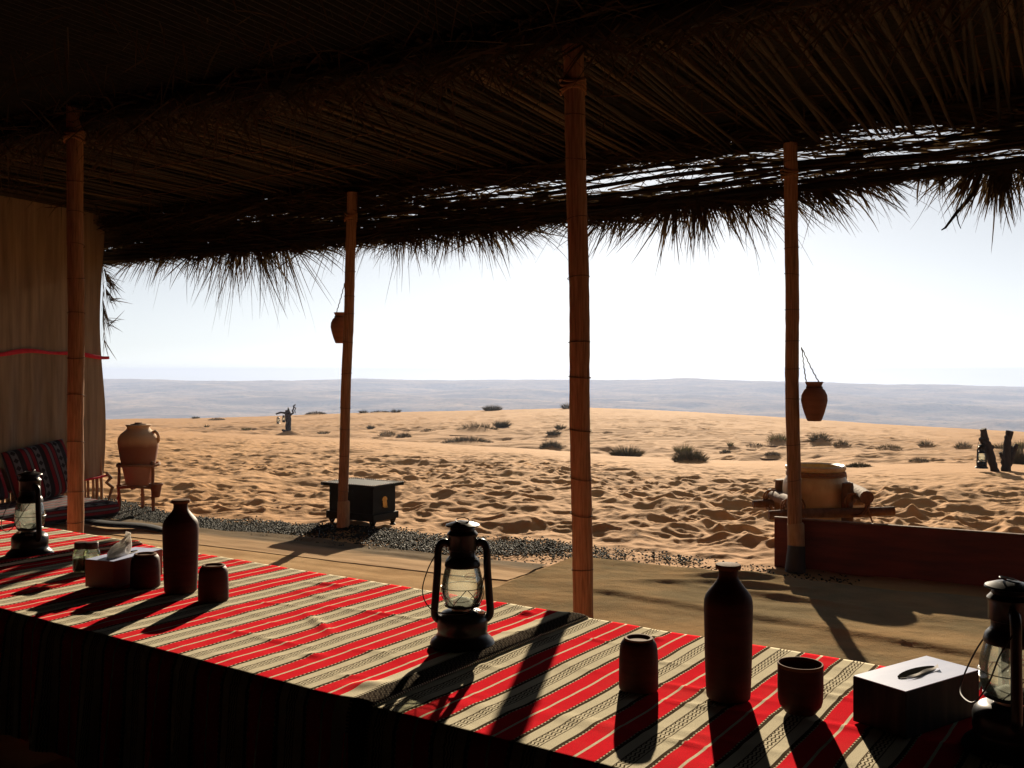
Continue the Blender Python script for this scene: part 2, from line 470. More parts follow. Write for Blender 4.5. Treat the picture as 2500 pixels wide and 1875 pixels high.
# ------------------------------------------------------------------ numpy noise
def _hash(ix, iy, k=0):
    h = (ix * 374761393 + iy * 668265263 + k * 974634397) & 0xFFFFFFFF
    h = ((h ^ (h >> 13)) * 1274126177) & 0xFFFFFFFF
    h = h ^ (h >> 16)
    return (h & 0xFFFF).astype(np.float64) / 65535.0
def vnoise(x, y, k=0):
    ix, iy = np.floor(x).astype(np.int64), np.floor(y).astype(np.int64)
    fx, fy = x - ix, y - iy
    fx = fx * fx * fx * (fx * (fx * 6 - 15) + 10); fy = fy * fy * fy * (fy * (fy * 6 - 15) + 10)
    a, b = _hash(ix, iy, k), _hash(ix + 1, iy, k)
    c, d = _hash(ix, iy + 1, k), _hash(ix + 1, iy + 1, k)
    return (a + (b - a) * fx) * (1 - fy) + (c + (d - c) * fx) * fy - 0.5
def fbm(x, y, k=0, o=4):
    s, a = 0, 1.0
    for i in range(o):
        s = s + vnoise(x, y, k + i * 17) * a
        x, y, a = x * 2.03 + 3.1, y * 2.03 + 1.7, a * 0.5
    return s
def pits(x, y, cell, k, prob=0.8, rmin=0.35, rmax=0.6):
    """Soft footprints: one jittered elliptical dent with a rim per cell."""
    gx, gy = x / cell, y / cell
    ix, iy = np.floor(gx).astype(np.int64), np.floor(gy).astype(np.int64)
    out = np.zeros_like(x)
    for dx in (-1, 0, 1):
        for dy in (-1, 0, 1):
            jx, jy = ix + dx, iy + dy
            cx = jx + 0.15 + 0.7 * _hash(jx, jy, k); cy = jy + 0.15 + 0.7 * _hash(jx, jy, k + 1)
            r = rmin + (rmax - rmin) * _hash(jx, jy, k + 2)
            ang = 3.14 * _hash(jx, jy, k + 3)
            el = 0.6 + 0.3 * _hash(jx, jy, k + 4)
            on = (_hash(jx, jy, k + 5) < prob)
            ex, ey = gx - cx, gy - cy
            a = (ex * np.cos(ang) + ey * np.sin(ang)) / r; b = (-ex * np.sin(ang) + ey * np.cos(ang)) / (r * el)
            q = np.sqrt(a * a + b * b)
            dent = -np.clip(1 - q / 0.85, 0, 1) ** 0.8 * (0.5 + 0.5 * _hash(jx, jy, k + 6))
            rim = 0.55 * np.exp(-((q - 1.0) / 0.22) ** 2)
            out += np.where(on, dent + rim, 0)
    return out

def bowls(x, y, cell, k):
    """Trampled sand: soft bowls meeting in sharp little crests."""
    gx, gy = x / cell, y / cell
    ix, iy = np.floor(gx).astype(np.int64), np.floor(gy).astype(np.int64)
    best = np.full_like(x, 9.0)
    for dx in (-1, 0, 1):
        for dy in (-1, 0, 1):
            jx, jy = ix + dx, iy + dy
            cx = jx + _hash(jx, jy, k); cy = jy + _hash(jx, jy, k + 1)
            best = np.minimum(best, np.sqrt((gx - cx) ** 2 + (gy - cy) ** 2) + 0.25 * _hash(jx, jy, k + 2))
    return np.clip(best, 0, 1.1) ** 1.5 - 0.4
# ------------------------------------------------------------------ the dunes
A_ = np.array([-400, 0, 250, 700, 1000, 1250, 1500, 1750, 2000, 2300, 2500, 3000], float)
D1_ = np.array([40, 40, 40, 40, 32, 25, 20, 17.5, 15, 13, 12.5, 12], float)
Y1_ = np.array([1048, 1050, 1052, 1066, 1082, 1099, 1121, 1136, 1146, 1153, 1156, 1160], float)
YT_ = np.array([8, 8, 8, 8, 8, 8, 6, 0, -14, -22, -24, -24], float)
D2_ = np.array([95, 95, 95, 85, 80, 75, 70, 66, 62, 58, 55, 55], float)
AS_ = np.array([-400, 0, 250, 480, 680, 860, 1050, 1200, 1435, 1560, 1700, 1920, 2150, 2500, 3000], float)
Y2_ = np.array([1022, 1022, 1022, 1021, 1015, 1008, 1004, 1001, 995, 999, 1006, 1019, 1035, 1054, 1080], float)
def dune(X, Y):
    r = np.sqrt(X * X + Y * Y)
    Yc = np.maximum(Y, 0.2 * r + 1e-6)
    a = np.clip(X / Yc * F + 1250, -400, 3000)
    D1, y1, dt, D2 = [np.interp(a, A_, q) for q in (D1_, Y1_, YT_, D2_)]
    y2 = np.interp(a, AS_, Y2_)
    z1 = CAMZ - (y1 - HOR) / F * D1
    z2 = CAMZ - (y2 - HOR) / F * D2
    Dt = D1 + 0.3 * (D2 - D1)
    zt = CAMZ - (y1 + dt - HOR) / F * Dt
    d = np.where(Y > 0, np.maximum(Y, 0), 0)
    r0 = 7.3
    t = np.clip((d - r0) / (D1 - r0), 0, 1)
    za = z1 * (t * 0.85 + 0.15 * t * t)
    t2 = np.clip((d - D1) / (Dt - D1), 0, 1); s2 = t2 * t2 * (3 - 2 * t2)
    zb = z1 + (zt - z1) * (0.35 * t2 + 0.65 * s2)
    t3 = np.clip((d - Dt) / (D2 - Dt), 0, 1)
    zc = zt + (z2 - zt) * (0.45 * t3 + 0.55 * np.sin(t3 * math.pi / 2))
    t4 = np.maximum(d - D2, 0)
    zd = z2 - 0.22 * t4 - 0.0002 * t4 * t4
    z = np.where(d < D1, za, np.where(d < Dt, zb, np.where(d < D2, zc, np.maximum(zd, -62))))
    out = np.clip((Y * 0.877 + X * 0.48 - 5.3) / 0.7, 0, 1)           # only outside the shelter
    far = np.clip(1 - (d - 0.75 * D1) / (0.3 * D1), 0.12, 1)
    near = out * np.clip((d - 5) / 2, 0, 1)
    right = np.interp(a, [200, 800, 1300, 2600], [0.8, 1.0, 1.05, 1.0])
    w1, w2 = fbm(X * 0.9, Y * 0.9, 3, 3), fbm(X * 0.9 + 9, Y * 0.9, 7, 3)
    Xw, Yw = X + 0.25 * w1, Y + 0.25 * w2
    mask = np.clip(1.0 + 0.9 * fbm(X * 0.35, Y * 0.35, 31, 2), 0.6, 1.3)
    nearz = np.clip(1.25 - (d - 7.5) / 6, 0.12, 1) * np.interp(a, [300, 900, 1350], [0.35, 0.7, 1.0])
    tread = (0.085 * nearz * bowls(Xw + .2 * fbm(X * 2.5, Y * 2.5, 203, 2), Yw + .2 * fbm(X * 2.5, Y * 2.5, 207, 2), 0.46, 211) + 0.030 * bowls(Xw, Yw, 0.27, 231) + 0.030 * pits(Xw + 5, Yw, 0.85, 33, 0.40, .25, .5) + 0.030 * pits(Xw, Yw, 0.47, 51, 0.85) + 0.014 * pits(Xw + .3, Yw, 0.31, 71, 0.7) + 0.008 * pits(Xw, Yw + .7, 0.16, 83, 0.6)) * mask * right * np.clip(1.1 - (d - 8) / 22, .5, 1)
    # lines of footprints wandering across
    for k, (q0, sl, sg) in enumerate(((0.6, 0.35, 1.0), (-2.5, -0.25, 1.0), (3.4, -0.6, 1.0), (-4.4, 0.5, 1.0), (1.9, 0.05, 1.0))):
        off = X - (q0 + sl * (Y - 8) + 0.5 * np.sin(Y * .5 + k))
        step = (Y / 0.62 + k * .3) % 1.0 - 0.5
        sd = np.where(((Y / 0.62 + k * .3) // 1.0) % 2 > 0, 0.13, -0.13)
        e = np.sqrt(((off - sd) / 0.085) ** 2 + (step * 0.62 / 0.16) ** 2)
        tread = tread + 0.030 * (-np.clip(1.1 - e, 0, 1) ** .8 + .3 * np.exp(-((e - 1.25) / .35) ** 2)) * np.clip(.6 + 2 * vnoise(X * 1.7, Y * 1.7, 88 + k), 0, 1.1)
    hum = 0.10 * fbm(X * 0.55, Y * 0.75, 91, 3) + 0.05 * fbm(X * 2.1, Y * 2.6, 95, 2)
    z = z + near * np.where(d < D1 * 1.05, far, 0.0) * (tread + hum * np.clip((d - 7) / 3, 0.35, 1))
    # second dune: trampled lower face, wind ripples higher up
    f2 = np.clip((d - D1 * 1.1) / 5, 0, 1) * np.clip((D2 * 1.02 - d) / 12, 0.15, 1)
    ph = Y * 2 * math.pi / 0.9 + X * 0.9 + 7 * fbm(X * 0.12, Y * 0.2, 5, 3)
    rip = 0.025 * np.sin(ph) * np.clip(0.6 + 1.5 * fbm(X * .15, Y * .15, 41, 2), 0, 1.2)
    bumps = 0.30 * fbm(X * 0.22, Y * 0.30, 61, 4) * np.clip((Dt * 1.5 - d) / 12, 0.12, 1) + 0.05 * pits(Xw, Yw, 1.1, 81, 0.7)
    z = z + f2 * (rip + bumps)
    # bumps carrying the tufts
    return z
def dune1(x, y):
    return float(dune(np.array([x], float), np.array([y], float))[0])
def ground_hit(px, py):
    d = np.concatenate([np.arange(6, 30, 0.02), np.arange(30, 140, 0.08)])
    X = (px - 1250) / F * d
    zr = CAMZ - (py - HOR) / F * d
    g = dune(X, d)
    i = np.argmax(g >= zr) if (g >= zr).any() else np.argmin(np.abs(np.arctan2(g - CAMZ, d) - math.atan2(-(py - HOR), F)))
    return Vector((float(X[i]), float(d[i]), float(g[i])))

th = np.concatenate([np.linspace(-180, -36, 26)[:-1], np.linspace(-36, 36, 800), np.linspace(36, 180, 26)[1:]])
rr = np.concatenate([np.linspace(0.3, 5.4, 22)[:-1], np.geomspace(5.4, 20, 450)[:-1], np.geomspace(20, 100, 430)[:-1], np.geomspace(100, 430, 40)])
RR, TH = np.meshgrid(rr, np.radians(th), indexing='ij')
GX, GY = RR * np.sin(TH), RR * np.cos(TH)
GZ = dune(GX, GY)
ground = grid_mesh('sand', GX, GY, GZ, M['sand'])
tag(ground, 'orange desert sand full of footprints, rising to low dunes', kind='structure')
del GX, GY, GZ

# far side of the valley: one long dune ridge at eye level
hy = np.concatenate([np.linspace(250, 900, 40)[:-1], np.linspace(900, 3000, 210)[:-1], np.linspace(3000, 3600, 12)])
hx = np.linspace(-1, 1, 420)
HY = np.repeat(hy[:, None], len(hx), 1)
HX = hx[None, :] * (0.75 * HY + 150)
ap = HX / HY * F + 1250
sky_y = np.interp(ap, [-400, 250, 480, 700, 1000, 1200, 1450, 1700, 1870, 2000, 2150, 2500, 3000], [926, 927, 929, 928, 930, 929, 928, 926, 931, 935, 942, 946, 950])
zr = CAMZ - (sky_y - HOR) / F * 2600
t = np.clip((HY - 900) / 1700, 0, 1)
HZ = -75 + (zr + 75) * (t ** 1.15) - np.clip(HY - 2600, 0, None) * 0.03
HZ += np.clip((HY - 700) / 500, 0, 1) * np.clip(1 - (HY - 2300) / 500, 0.08, 1) * (22 * fbm(HX * 0.0030, HY * 0.0075, 5, 5)) + 4 * fbm(HX * 0.012, HY * 0.02, 15, 3) * np.clip(1 - (HY - 2400) / 300, .35, 1)
spur = np.exp(-((HY - 620) / 110) ** 2) * np.clip((250 - (HX + 420)) / 300, 0, 1.2) * 31
HZ += spur
hills = grid_mesh('hills', HX, HY, HZ, M['hills'])
tag(hills, 'hazy blue grey dune ridge along the horizon', kind='structure')

# the dusty air between here and the far dunes
def haze():
    mb = MB(); mb.box((0, 1600, -52.0), (7000, 4200, 2 * 62.0))
    t = NT('haze air'); t.n.remove(t.b)
    v = t.add('ShaderNodeVolumePrincipled')
    v.inputs['Color'].default_value = (0.55, 0.68, 1.0, 1); v.inputs['Density'].default_value = 0.00042; v.inputs['Anisotropy'].default_value = 0.2
    t.l.new(v.outputs[0], t.out.inputs['Volume'])
    tag(build('haze', mb, t.m, smooth=False), 'pale dusty air over the valley', kind='stuff')
haze()
print('hills z', HZ.min(), HZ.max())

# ------------------------------------------------------------------ floor of the shelter
def sheet(name, u0, u1, n0, n1, step, zf, mat, label, edge=0.0):
    us, ns = np.arange(u0, u1 + step / 2, step), np.arange(n0, n1 + step / 2, step)
    Uu, Nn = np.meshgrid(us, ns)
    Nn = Nn + edge * fbm(Uu * 1.3, Nn * 0, 23, 3) * np.clip((Nn - n1 + 0.6) / 0.6, 0, 1)
    Z = zf(Uu, Nn)
    X, Y = EU.x * Uu + EN.x * Nn, EU.y * Uu + EN.y * Nn
    o = grid_mesh(name, X, Y, Z, mat)
    return tag(o, label, kind='structure')
def zA(u, n):
    return 0.010 + 0.007 * fbm(u * 0.7, n * 10, 34, 3) + 0.006 * np.clip(fbm(u * 1.2, n * 3.5, 4, 4), -.4, 1) + 0.003 * fbm(u * 4, n * 9, 6, 3)
def zB(u, n):
    z = 0.020 + 0.007 * np.clip(fbm(u * 0.8, n * 3.2, 14, 4), -.4, 1) + 0.003 * fbm(u * 5, n * 5, 16, 3) + 0.006 * fbm(u * 1.6 + n * 2, n * 9 - u * 2, 18, 3)
    line = 4.63 - 0.18 * (u + 2.05) + 0.05 * fbm(u * 2, u * 0, 8, 2)
    e = n - line                                   # a fold that overhangs towards the table
    z += np.clip((u + 2.25) / .3, 0, 1) * np.where(e < 0, np.exp(-(e / 0.034) ** 2), np.exp(-(e / 0.20) ** 2)) * 0.016
    line2 = 3.98 - 0.10 * (u + 1.5) + 0.06 * fbm(u * 1.7, u * 0, 9, 2)
    e = n - line2
    z += np.where(e < 0, np.exp(-(e / 0.04) ** 2), np.exp(-(e / 0.16) ** 2)) * 0.010 * np.clip(u + 2.2, 0, 1)
    # bunched creases in front of the corner post
    for (uc, nc, ang, L, h) in ((-1.5, 5.33, 0.35, 0.22, 0.035), (-1.36, 5.15, 0.15, 0.22, 0.028), (-1.75, 5.05, 0.5, 0.3, 0.014), (-1.15, 4.95, -0.1, 0.4, 0.02)):
        a = (u - uc) * math.cos(ang) + (n - nc) * math.sin(ang); b = -(u - uc) * math.sin(ang) + (n - nc) * math.cos(ang)
        z += h * np.exp(-(a / L) ** 2 - (b / 0.04) ** 2)
    return z
sheet('floor_mat', -7.0, -2.46, -1.5, 5.10, 0.03, zA, M['matA'], 'sand covered brown floor mat under the shelter', 0.2)
sheet('canvas_floor', -2.54, 4.0, -1.5, 5.42, 0.022, zB, M['matB'], 'creased olive grey canvas floor sheet right of the middle post', 0.10)
sheet('bounce_damper', -7.0, 4.4, -1.58, 1.50, 0.05, lambda u, n: 0.055 + 0.004 * fbm(u * 3, n * 3, 61, 2), M['bounce_damper'], 'added dark floor sheet, out of view, that cuts light bouncing onto the table front')  # added out of view to stop sunlit floor bouncing onto the drape
# dark plastic strip along the mat's outer border
sheet('floor_strip', -6.2, -2.58, 4.66, 5.16, 0.02, lambda u, n: zA(u, n) + 0.004 + 0.006 * np.clip((n - 4.72) / .25, 0, 1) * (0.6 + np.clip(fbm(u * 1.5, n * 5, 44, 4), -.5, 1)), M['plastic'], 'brown sheet half covered by drifted sand between the mat and the dark chips', 0.10)
# black folded sheet on the left
mbx = MB()
for k, (dz, w, off) in enumerate(((0.0, 0.16, 0.0), (0.028, 0.11, 0.02))):
    pts = [UN(-6.35 + i * 0.08, 4.78 + 0.03 * math.sin(i * .9) + 0.010 * i, 0.035 + dz * .4 + 0.012 * math.sin(i * .35)) for i in range(13)]
    mbx.tube(pts, [w * (0.3 + 0.7 * math.sin(math.pi * (i + .6) / 13.2)) * 0.5 for i in range(13)], 10, True, 0.13)
tag(build('folded_sheet', mbx, M['blacksheet']), 'black sheet folded into a flat roll on the floor near the mattress', 'sheet')

# dark chips along the sand
def chips():
    n = 38000
    u = nrg.uniform(-7.6, -0.9, n)
    lo = np.interp(u, [-7.6, -6.2, -4.5, -2.6, -2.0, -0.9], [5.30, 5.10, 5.14, 5.10, 5.32, 5.46])
    hi = np.interp(u, [-7.6, -6.9, -6.0, -4.0, -2.4, -1.8, -0.9], [6.0, 5.85, 5.50, 5.72, 5.82, 5.78, 5.62])
    t = nrg.beta(1.25, 1.15, n)
    nn = lo + (hi - lo) * t + nrg.normal(0, 0.035, n)
    clump = fbm(u * 3, nn * 4, 77, 3)
    dens = np.interp(u, [-7.6, -3.0, -2.2, -0.9], [0.88, 0.84, 0.20, 0.12]) * np.where(t < 0.4, np.interp(u, [-5.2, -4.2], [1.0, 0.62]), 1.0)
    keep = nrg.random(n) < np.clip(dens + 1.0 * clump, 0.04, 1)
    u, nn = u[keep], nn[keep]
    n = len(u)
    X, Y = EU.x * u + EN.x * nn, EU.y * u + EN.y * nn
    Z = np.maximum(dune(X, Y), 0.0) + 0.012
    s = nrg.uniform(0.005, 0.0125, n)
    base = np.array([[1, 0, 0], [-1, .1, 0], [0, .7, .1], [.1, -.7, 0], [.1, 0, .5], [0, .1, -.5]])
    tri = np.array([[0, 2, 4], [2, 1, 4], [1, 3, 4], [3, 0, 4], [2, 0, 5], [1, 2, 5], [3, 1, 5], [0, 3, 5]])
    v = base[None] * s[:, None, None] * nrg.uniform(0.6, 1.4, (n, 6, 1))
    a, b = nrg.uniform(0, 6.28, n), nrg.uniform(-.6, .6, n)
    ca, sa, cb, sb = np.cos(a)[:, None], np.sin(a)[:, None], np.cos(b)[:, None], np.sin(b)[:, None]
    x, y, z = v[..., 0], v[..., 1], v[..., 2]
    x, z = x * cb - z * sb, x * sb + z * cb
    x, y = x * ca - y * sa, x * sa + y * ca
    v = np.stack([x + X[:, None], y + Y[:, None], z + Z[:, None]], -1).reshape(-1, 3)
    f = (tri[None] + 6 * np.arange(n)[:, None, None]).reshape(-1, 3)
    me = bpy.data.meshes.new('gravel')
    me.vertices.add(len(v)); me.vertices.foreach_set('co', v.astype(np.float32).ravel())
    me.loops.add(f.size); me.loops.foreach_set('vertex_index', f.astype(np.int32).ravel())
    me.polygons.add(len(f)); me.polygons.foreach_set('loop_start', np.arange(0, f.size, 3, dtype=np.int32))
    me.update(calc_edges=True)
    return tag(new_obj('gravel', me, M['gravel']), 'band of dark stone chips along the edge of the sand', kind='stuff')
chips()

# ------------------------------------------------------------------ the shelter
shelter = thing('palm_shelter', 'open shelter with reed ceiling, wrapped posts and ragged palm leaf eaves', 'shelter', UN(-3, 3))
inv = Matrix.Translation(-shelter.location)
def sh(name, mb, mat, parent=None, **kw):
    mb.v = [tuple(Vector(p) - shelter.location) for p in mb.v]
    return build(name, mb, mat, parent or shelter, **kw)
ZC = 2.53
def zc(u): return float(np.interp(u, [-8.7, -7, -4.5, -2, 0, 4.6], [2.44, 2.46, 2.50, 2.57, 2.61, 2.62]))
def zroof(u, n): return 2.52 + (zc(u) - 2.52) * min(1.05, max(0.0, (n - 3.4) / 2.35))
RU0, RU1 = -8.7, 4.6  # left overhang stretched past the cloth wall, unseen, to shade it
mb = MB()
us_ = np.linspace(RU0, RU1, 40); ns_ = [-1.7, 1.0, 3.4, 4.2, 5.0, 5.86]
vs = [UN(u, n, zroof(u, n) + 0.022) for n in ns_ for u in us_] + [UN(u, n, zroof(u, n) + 0.24) for n in ns_ for u in us_]
nu, nn_, half = len(us_), len(ns_), len(us_) * len(ns_)
fs = []
for a in range(nn_ - 1):
    for b in range(nu - 1):
        k = a * nu + b
        fs += [(k, k + nu, k + nu + 1, k + 1), (half + k, half + k + 1, half + k + nu + 1, half + k + nu)]
for b in range(nu - 1):
    k = (nn_ - 1) * nu + b
    fs += [(b, b + 1, half + b + 1, half + b), (k + 1, k, half + k, half + k + 1)]
for a in range(nn_ - 1):
    k, q = a * nu, a * nu + nu - 1
    fs += [(k + nu, k, half + k, half + k + nu), (q, q + nu, half + q + nu, half + q)]
mb.add(vs, fs)
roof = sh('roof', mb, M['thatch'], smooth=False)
def sh_along(name, us, n, zf, rf, mat, parent=None, seg=10):
    mb = MB()
    mb.tube([UN(u, n + 0.015 * math.sin(u * 2.1), zf(u)) for u in us], [rf(u) for u in us], seg)
    return sh(name, mb, mat, parent)
uu = [RU0 + i * 0.25 for i in range(54)]
def zup(u): return float(np.interp(u, [-7.1, -4.5, -2.5, -1.3, 0.5], [2.37, 2.42, 2.50, 2.545, 2.575]))
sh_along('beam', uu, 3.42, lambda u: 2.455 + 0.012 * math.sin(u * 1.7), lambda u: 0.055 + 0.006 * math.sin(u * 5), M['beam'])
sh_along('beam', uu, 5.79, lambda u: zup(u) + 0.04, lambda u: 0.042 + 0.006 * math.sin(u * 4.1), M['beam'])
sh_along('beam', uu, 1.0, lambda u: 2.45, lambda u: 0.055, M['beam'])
# reeds of the visible bay, one object each
def reed_mesh(k):
    r_ = random.Random(k)
    mb = MB(); L = 2.42; pts = []; rad = []
    for i in range(9):
        t = i / 8
        pts.append(Vector((0.006 * math.sin(t * 5 + k) + r_.uniform(-.003, .003), t * L, 0.007 * math.sin(t * 4 + 2 * k))))
        rad.append((0.0115 - 0.004 * t) * (1.0 if i % 2 else 1.12))
    mb.tube(pts, rad, 5, False)
    me = bpy.data.meshes.new('reed'); me.from_pydata([tuple(p) for p in mb.v], [], mb.f)
    me.polygons.foreach_set('use_smooth', [True] * len(me.polygons))
    me.materials.append(M['reed'] if k % 3 else M['reed2'])
    return me
reeds = [reed_mesh(k) for k in range(9)]
ang_u = math.atan2(EN.y, EN.x) - math.pi / 2
for i in range(296):
    u = -7.08 + i * (7.15 / 296) + rng.uniform(-.006, .006)
    o = bpy.data.objects.new('reed', rng.choice(reeds)); COL.objects.link(o); o.parent = roof
    o.location = UN(u, 3.36 + rng.uniform(-.05, .05), 2.515 + rng.uniform(-.012, .006)) - shelter.location
    o.rotation_euler = (math.atan((zc(u) - 2.52) / 2.35) + rng.uniform(-.004, .004), rng.uniform(-3, 3), ang_u + rng.uniform(-.018, .018))
mb = MB()
for i in range(280):
    u = RU0 + 0.1 + i * 0.047
    mb.tube([UN(u, -1.6, ZC), UN(u, .9, ZC + rng.uniform(-.01, .01)), UN(u, 3.35, ZC)], 0.016, 5, False)
for i in range(60):
    u = 0.1 + i * 0.073
    mb.tube([UN(u, 3.4, 2.52), UN(u, 5.7, zc(u))], 0.02, 5, False)
tag(sh('reed_layer', mb, M['thatch'], roof), kind='stuff')  # near bay coloured blacker than the other reeds to paint its shade
mb = MB()
for n in (3.95, 4.55, 5.15):
    mb = MB(); mb.tube([UN(u, n + .02 * math.sin(u * 3), zroof(u, n) - 0.017 + .006 * math.sin(u * 21)) for u in np.arange(-7.1, 0.2, 0.06)], 0.0035, 4, False)
    sh('tie_cord', mb, M['tie'], roof)
# loose leaves hanging below the ceiling
mb = MB()
for i in range(1500):
    u, n = rng.uniform(-7.0, 0.2), (3.35 + 2.3 * rng.random() ** 1.6 if rng.random() < .6 else rng.uniform(2.4, 3.4))
    d = EU * rng.uniform(-1, 1) + EN * rng.uniform(-1, 1) + Vector((0, 0, rng.uniform(-1.0, 0.15)))
    mb.blade(UN(u, n, zroof(u, n) - 0.02), d, rng.uniform(0.05, 0.26), rng.uniform(0.006, 0.013), rng.uniform(0, .8), 3)
for i in range(3200):
    u = rng.uniform(-7.0, 0.3)
    d = EU * rng.choice((-1, 1)) * rng.uniform(.3, 1) + EN * rng.uniform(-.6, .8) + Vector((0, 0, rng.uniform(-.7, 0.3)))
    mb.blade(UN(u, 3.42 + rng.uniform(-.08, .08), 2.46 + rng.uniform(-.07, .05)), d, rng.uniform(0.08, 0.42), rng.uniform(0.006, 0.016), rng.uniform(0, .7), 3)
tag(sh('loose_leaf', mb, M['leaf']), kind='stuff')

# posts
def post(pts, d, rad, sleeve=None, black=None):
    p0, p1 = P(*pts[0], d), P(*pts[1], d)
    p0.z = -0.05
    n = 56; path = []; rads = []
    ph = rng.random() * 6
    H = (p1 - p0).length
    for i in range(n):
        t = i / (n - 1)
        p = p0.lerp(p1, t) + Vector((0.006 * math.sin(t * 5 + ph) + .002 * math.sin(t * 17 + ph), 0.004 * math.cos(t * 7 + ph), 0))
        path.append(p)
        saw = ((t * H / 0.29 + 0.35 * math.sin(ph)) % 1.0)
        rads.append(rad * (1 + 0.045 * (1 - saw) - 0.02 + .012 * math.sin(i * 2.7)))
    mb = MB(); mb.tube(path, rads, 20)
    o = sh('post', mb, M['post'], sharp=60)
    mb = MB()
    k = 0.18
    while k < H - 0.1:
        c = p0.lerp(p1, k / H)
        tilt = rng.uniform(-.12, .12)
        ring = [c + Vector((0.006 * math.sin(k / H * 5 + ph) + math.cos(a) * rad * 1.075, math.sin(a) * rad * 1.075, tilt * rad * 2 * math.cos(a + ph))) for a in np.linspace(0, 6.2832, 19)]
        mb = MB(); mb.tube(ring, 0.0017, 5, False); sh('tie_cord', mb, M['tie'], o)
        k += rng.uniform(0.13, 0.27)
    for q in range(4):
        c = p0.lerp(p1, 1 - (0.16 + q * .012) / H)
        mb = MB(); mb.tube([c + Vector((math.cos(a) * rad * 1.2, math.sin(a) * rad * 1.2, .01 * math.cos(a * 2 + q))) for a in np.linspace(0, 6.2832, 17)], 0.006, 5, False); sh('lashing', mb, M['rope'], o)
    if sleeve:
        mb = MB(); sz = sleeve
        a, b = p0.lerp(p1, 0.0), p0.lerp(p1, sz / H)
        q = [a.lerp(b, t) for t in (0, .3, .6, .97, 1.0)]
        mb.tube(q, [rad * 1.36, rad * 1.30, rad * 1.26, rad * 1.24, rad * 1.1], 16)
        sh('sleeve', mb, M['sleeve'], o)
    if black:
        mb = MB()
        mb.tube([p0 + Vector((-.02, -.03, 0)), p0 + Vector((-.012, -.02, 0.10)), p0 + Vector((-0.006, -.015, black))], [0.062, 0.055, 0.048], 14)
        sh('foot_wrap', mb, M['blacksheet'], o)
    return o
post([(186, 1449), (181, 250)], 5.07, 0.040)
post([(837, 1293), (858, 470)], 7.03, 0.036, sleeve=0.27)
post([(1432, 1631), (1396, 100)], 3.80, 0.0395)
post([(1945, 1395), (1926, 350)], 5.63, 0.0385, sleeve=0.33, black=0.20)

# eave screen: long stems and leaves with slits between them, ragged fronds hanging from its lower edge
zlow = lambda u: float(np.interp(u, [-7.1, -4.5, -2.6, -1.3, 0.0], [2.115, 2.115, 2.15, 2.205, 2.235]))
OPEN = [  # windows where the sky shows through: x0, x1, y0, y1, openness
    (1425, 1570, 405, 470, 0.985), (1540, 1665, 386, 452, 0.98), (1630, 1800, 376, 468, 0.80), (1780, 1960, 362, 470, 0.80),
    (1940, 2130, 372, 455, 0.82), (2030, 2265, 300, 342, 0.93), (2030, 2265, 352, 388, 0.90), (2130, 2270, 395, 440, 0.6),
    (2285, 2420, 305, 345, 0.85), (2310, 2540, 345, 420, 0.80), (1180, 1425, 434, 480, 0.85), (1030, 1190, 446, 484, 0.72), (830, 1050, 465, 560, 0.35),
    (535, 640, 516, 545, 0.75), (243, 300, 575, 628, 0.6), (640, 850, 500, 560, 0.25), (1330, 1425, 480, 520, .5)]
def openness(p):
    x, y = 1250 + p.x / p.y * F, HOR - (p.z - CAMZ) / p.y * F
    o = 0.04
    for x0, x1, y0, y1, k in OPEN:
        fx = min(1, max(0, min(x - x0, x1 - x) / 25)); fy = min(1, max(0, min(y - y0, y1 - y) / 7))
        o = max(o, k * fx * fy)
    return o
eave_screen = sh_along('eave_screen', [-7.3 + i * .2 for i in range(44)], 5.80, lambda u: zlow(u) - 0.004 + .008 * math.sin(u * 2.1), lambda u: 0.012, M['beam'], seg=6)
z = 0.0
while z < 1.0:
    ua = -7.3
    while ua < 1.2:
        L = rng.uniform(1.2, 2.6); ub = min(ua + L, 1.4)
        mid = (ua + ub) / 2
        zz = zlow(mid) + z * (zup(mid) + 0.04 - zlow(mid)) + rng.uniform(-.008, .008)
        tl = rng.uniform(-.03, .02)
        pts = [UN(ua + (ub - ua) * t, 5.80 + rng.uniform(-.02, .02), zlow(ua + (ub - ua) * t) + z * (zup(ua + (ub - ua) * t) + .04 - zlow(ua + (ub - ua) * t)) + tl * (t - .5) + 0.012 * math.sin(t * 6 + z * 40)) for t in np.linspace(0, 1, 9)]
        mb = MB(); mb.tube(pts, [rng.uniform(0.006, 0.014)] * 9, 5); sh('stem', mb, M['reed'], eave_screen)
        ua = ub - 0.1
    z += rng.uniform(0.06, 0.13)
for lay in range(2):
    pts = [UN(u, 5.79, zlow(u) + 0.008 + .012 * lay + 0.01 * math.sin(u * 2.3 + lay)) for u in np.arange(-7.25, 1.3, 0.2)]
    mb = MB(); mb.tube(pts, 0.014, 6); sh('stem', mb, M['beam'], eave_screen)
mb = MB()
for i in range(9000):
    u = rng.uniform(-8.4, 0.7)  # leaves run on past the cloth wall, unseen, to block sun behind it
    tz = rng.random()
    zz = zlow(u) - 0.005 + tz * (zup(u) + 0.03 - zlow(u))
    p = UN(u, 5.82 + rng.uniform(-.04, .07), zz)
    L = rng.uniform(0.16, 0.55)
    sgn = 1 if rng.random() < 0.72 else -1
    mid = p + EU * (L * .5 * sgn)
    if rng.random() < max(openness(p), openness(mid), openness(p + EU * L * sgn)): continue
    d = EU * sgn + Vector((0, 0, rng.gauss(-0.05, 0.10))) + EN * rng.uniform(-.05, .05)
    mb.blade(p, d, L, rng.uniform(0.008, 0.020), rng.uniform(0, .10), 3, side=Vector((0, 0, 1)) + EN * rng.uniform(-.7, .7))
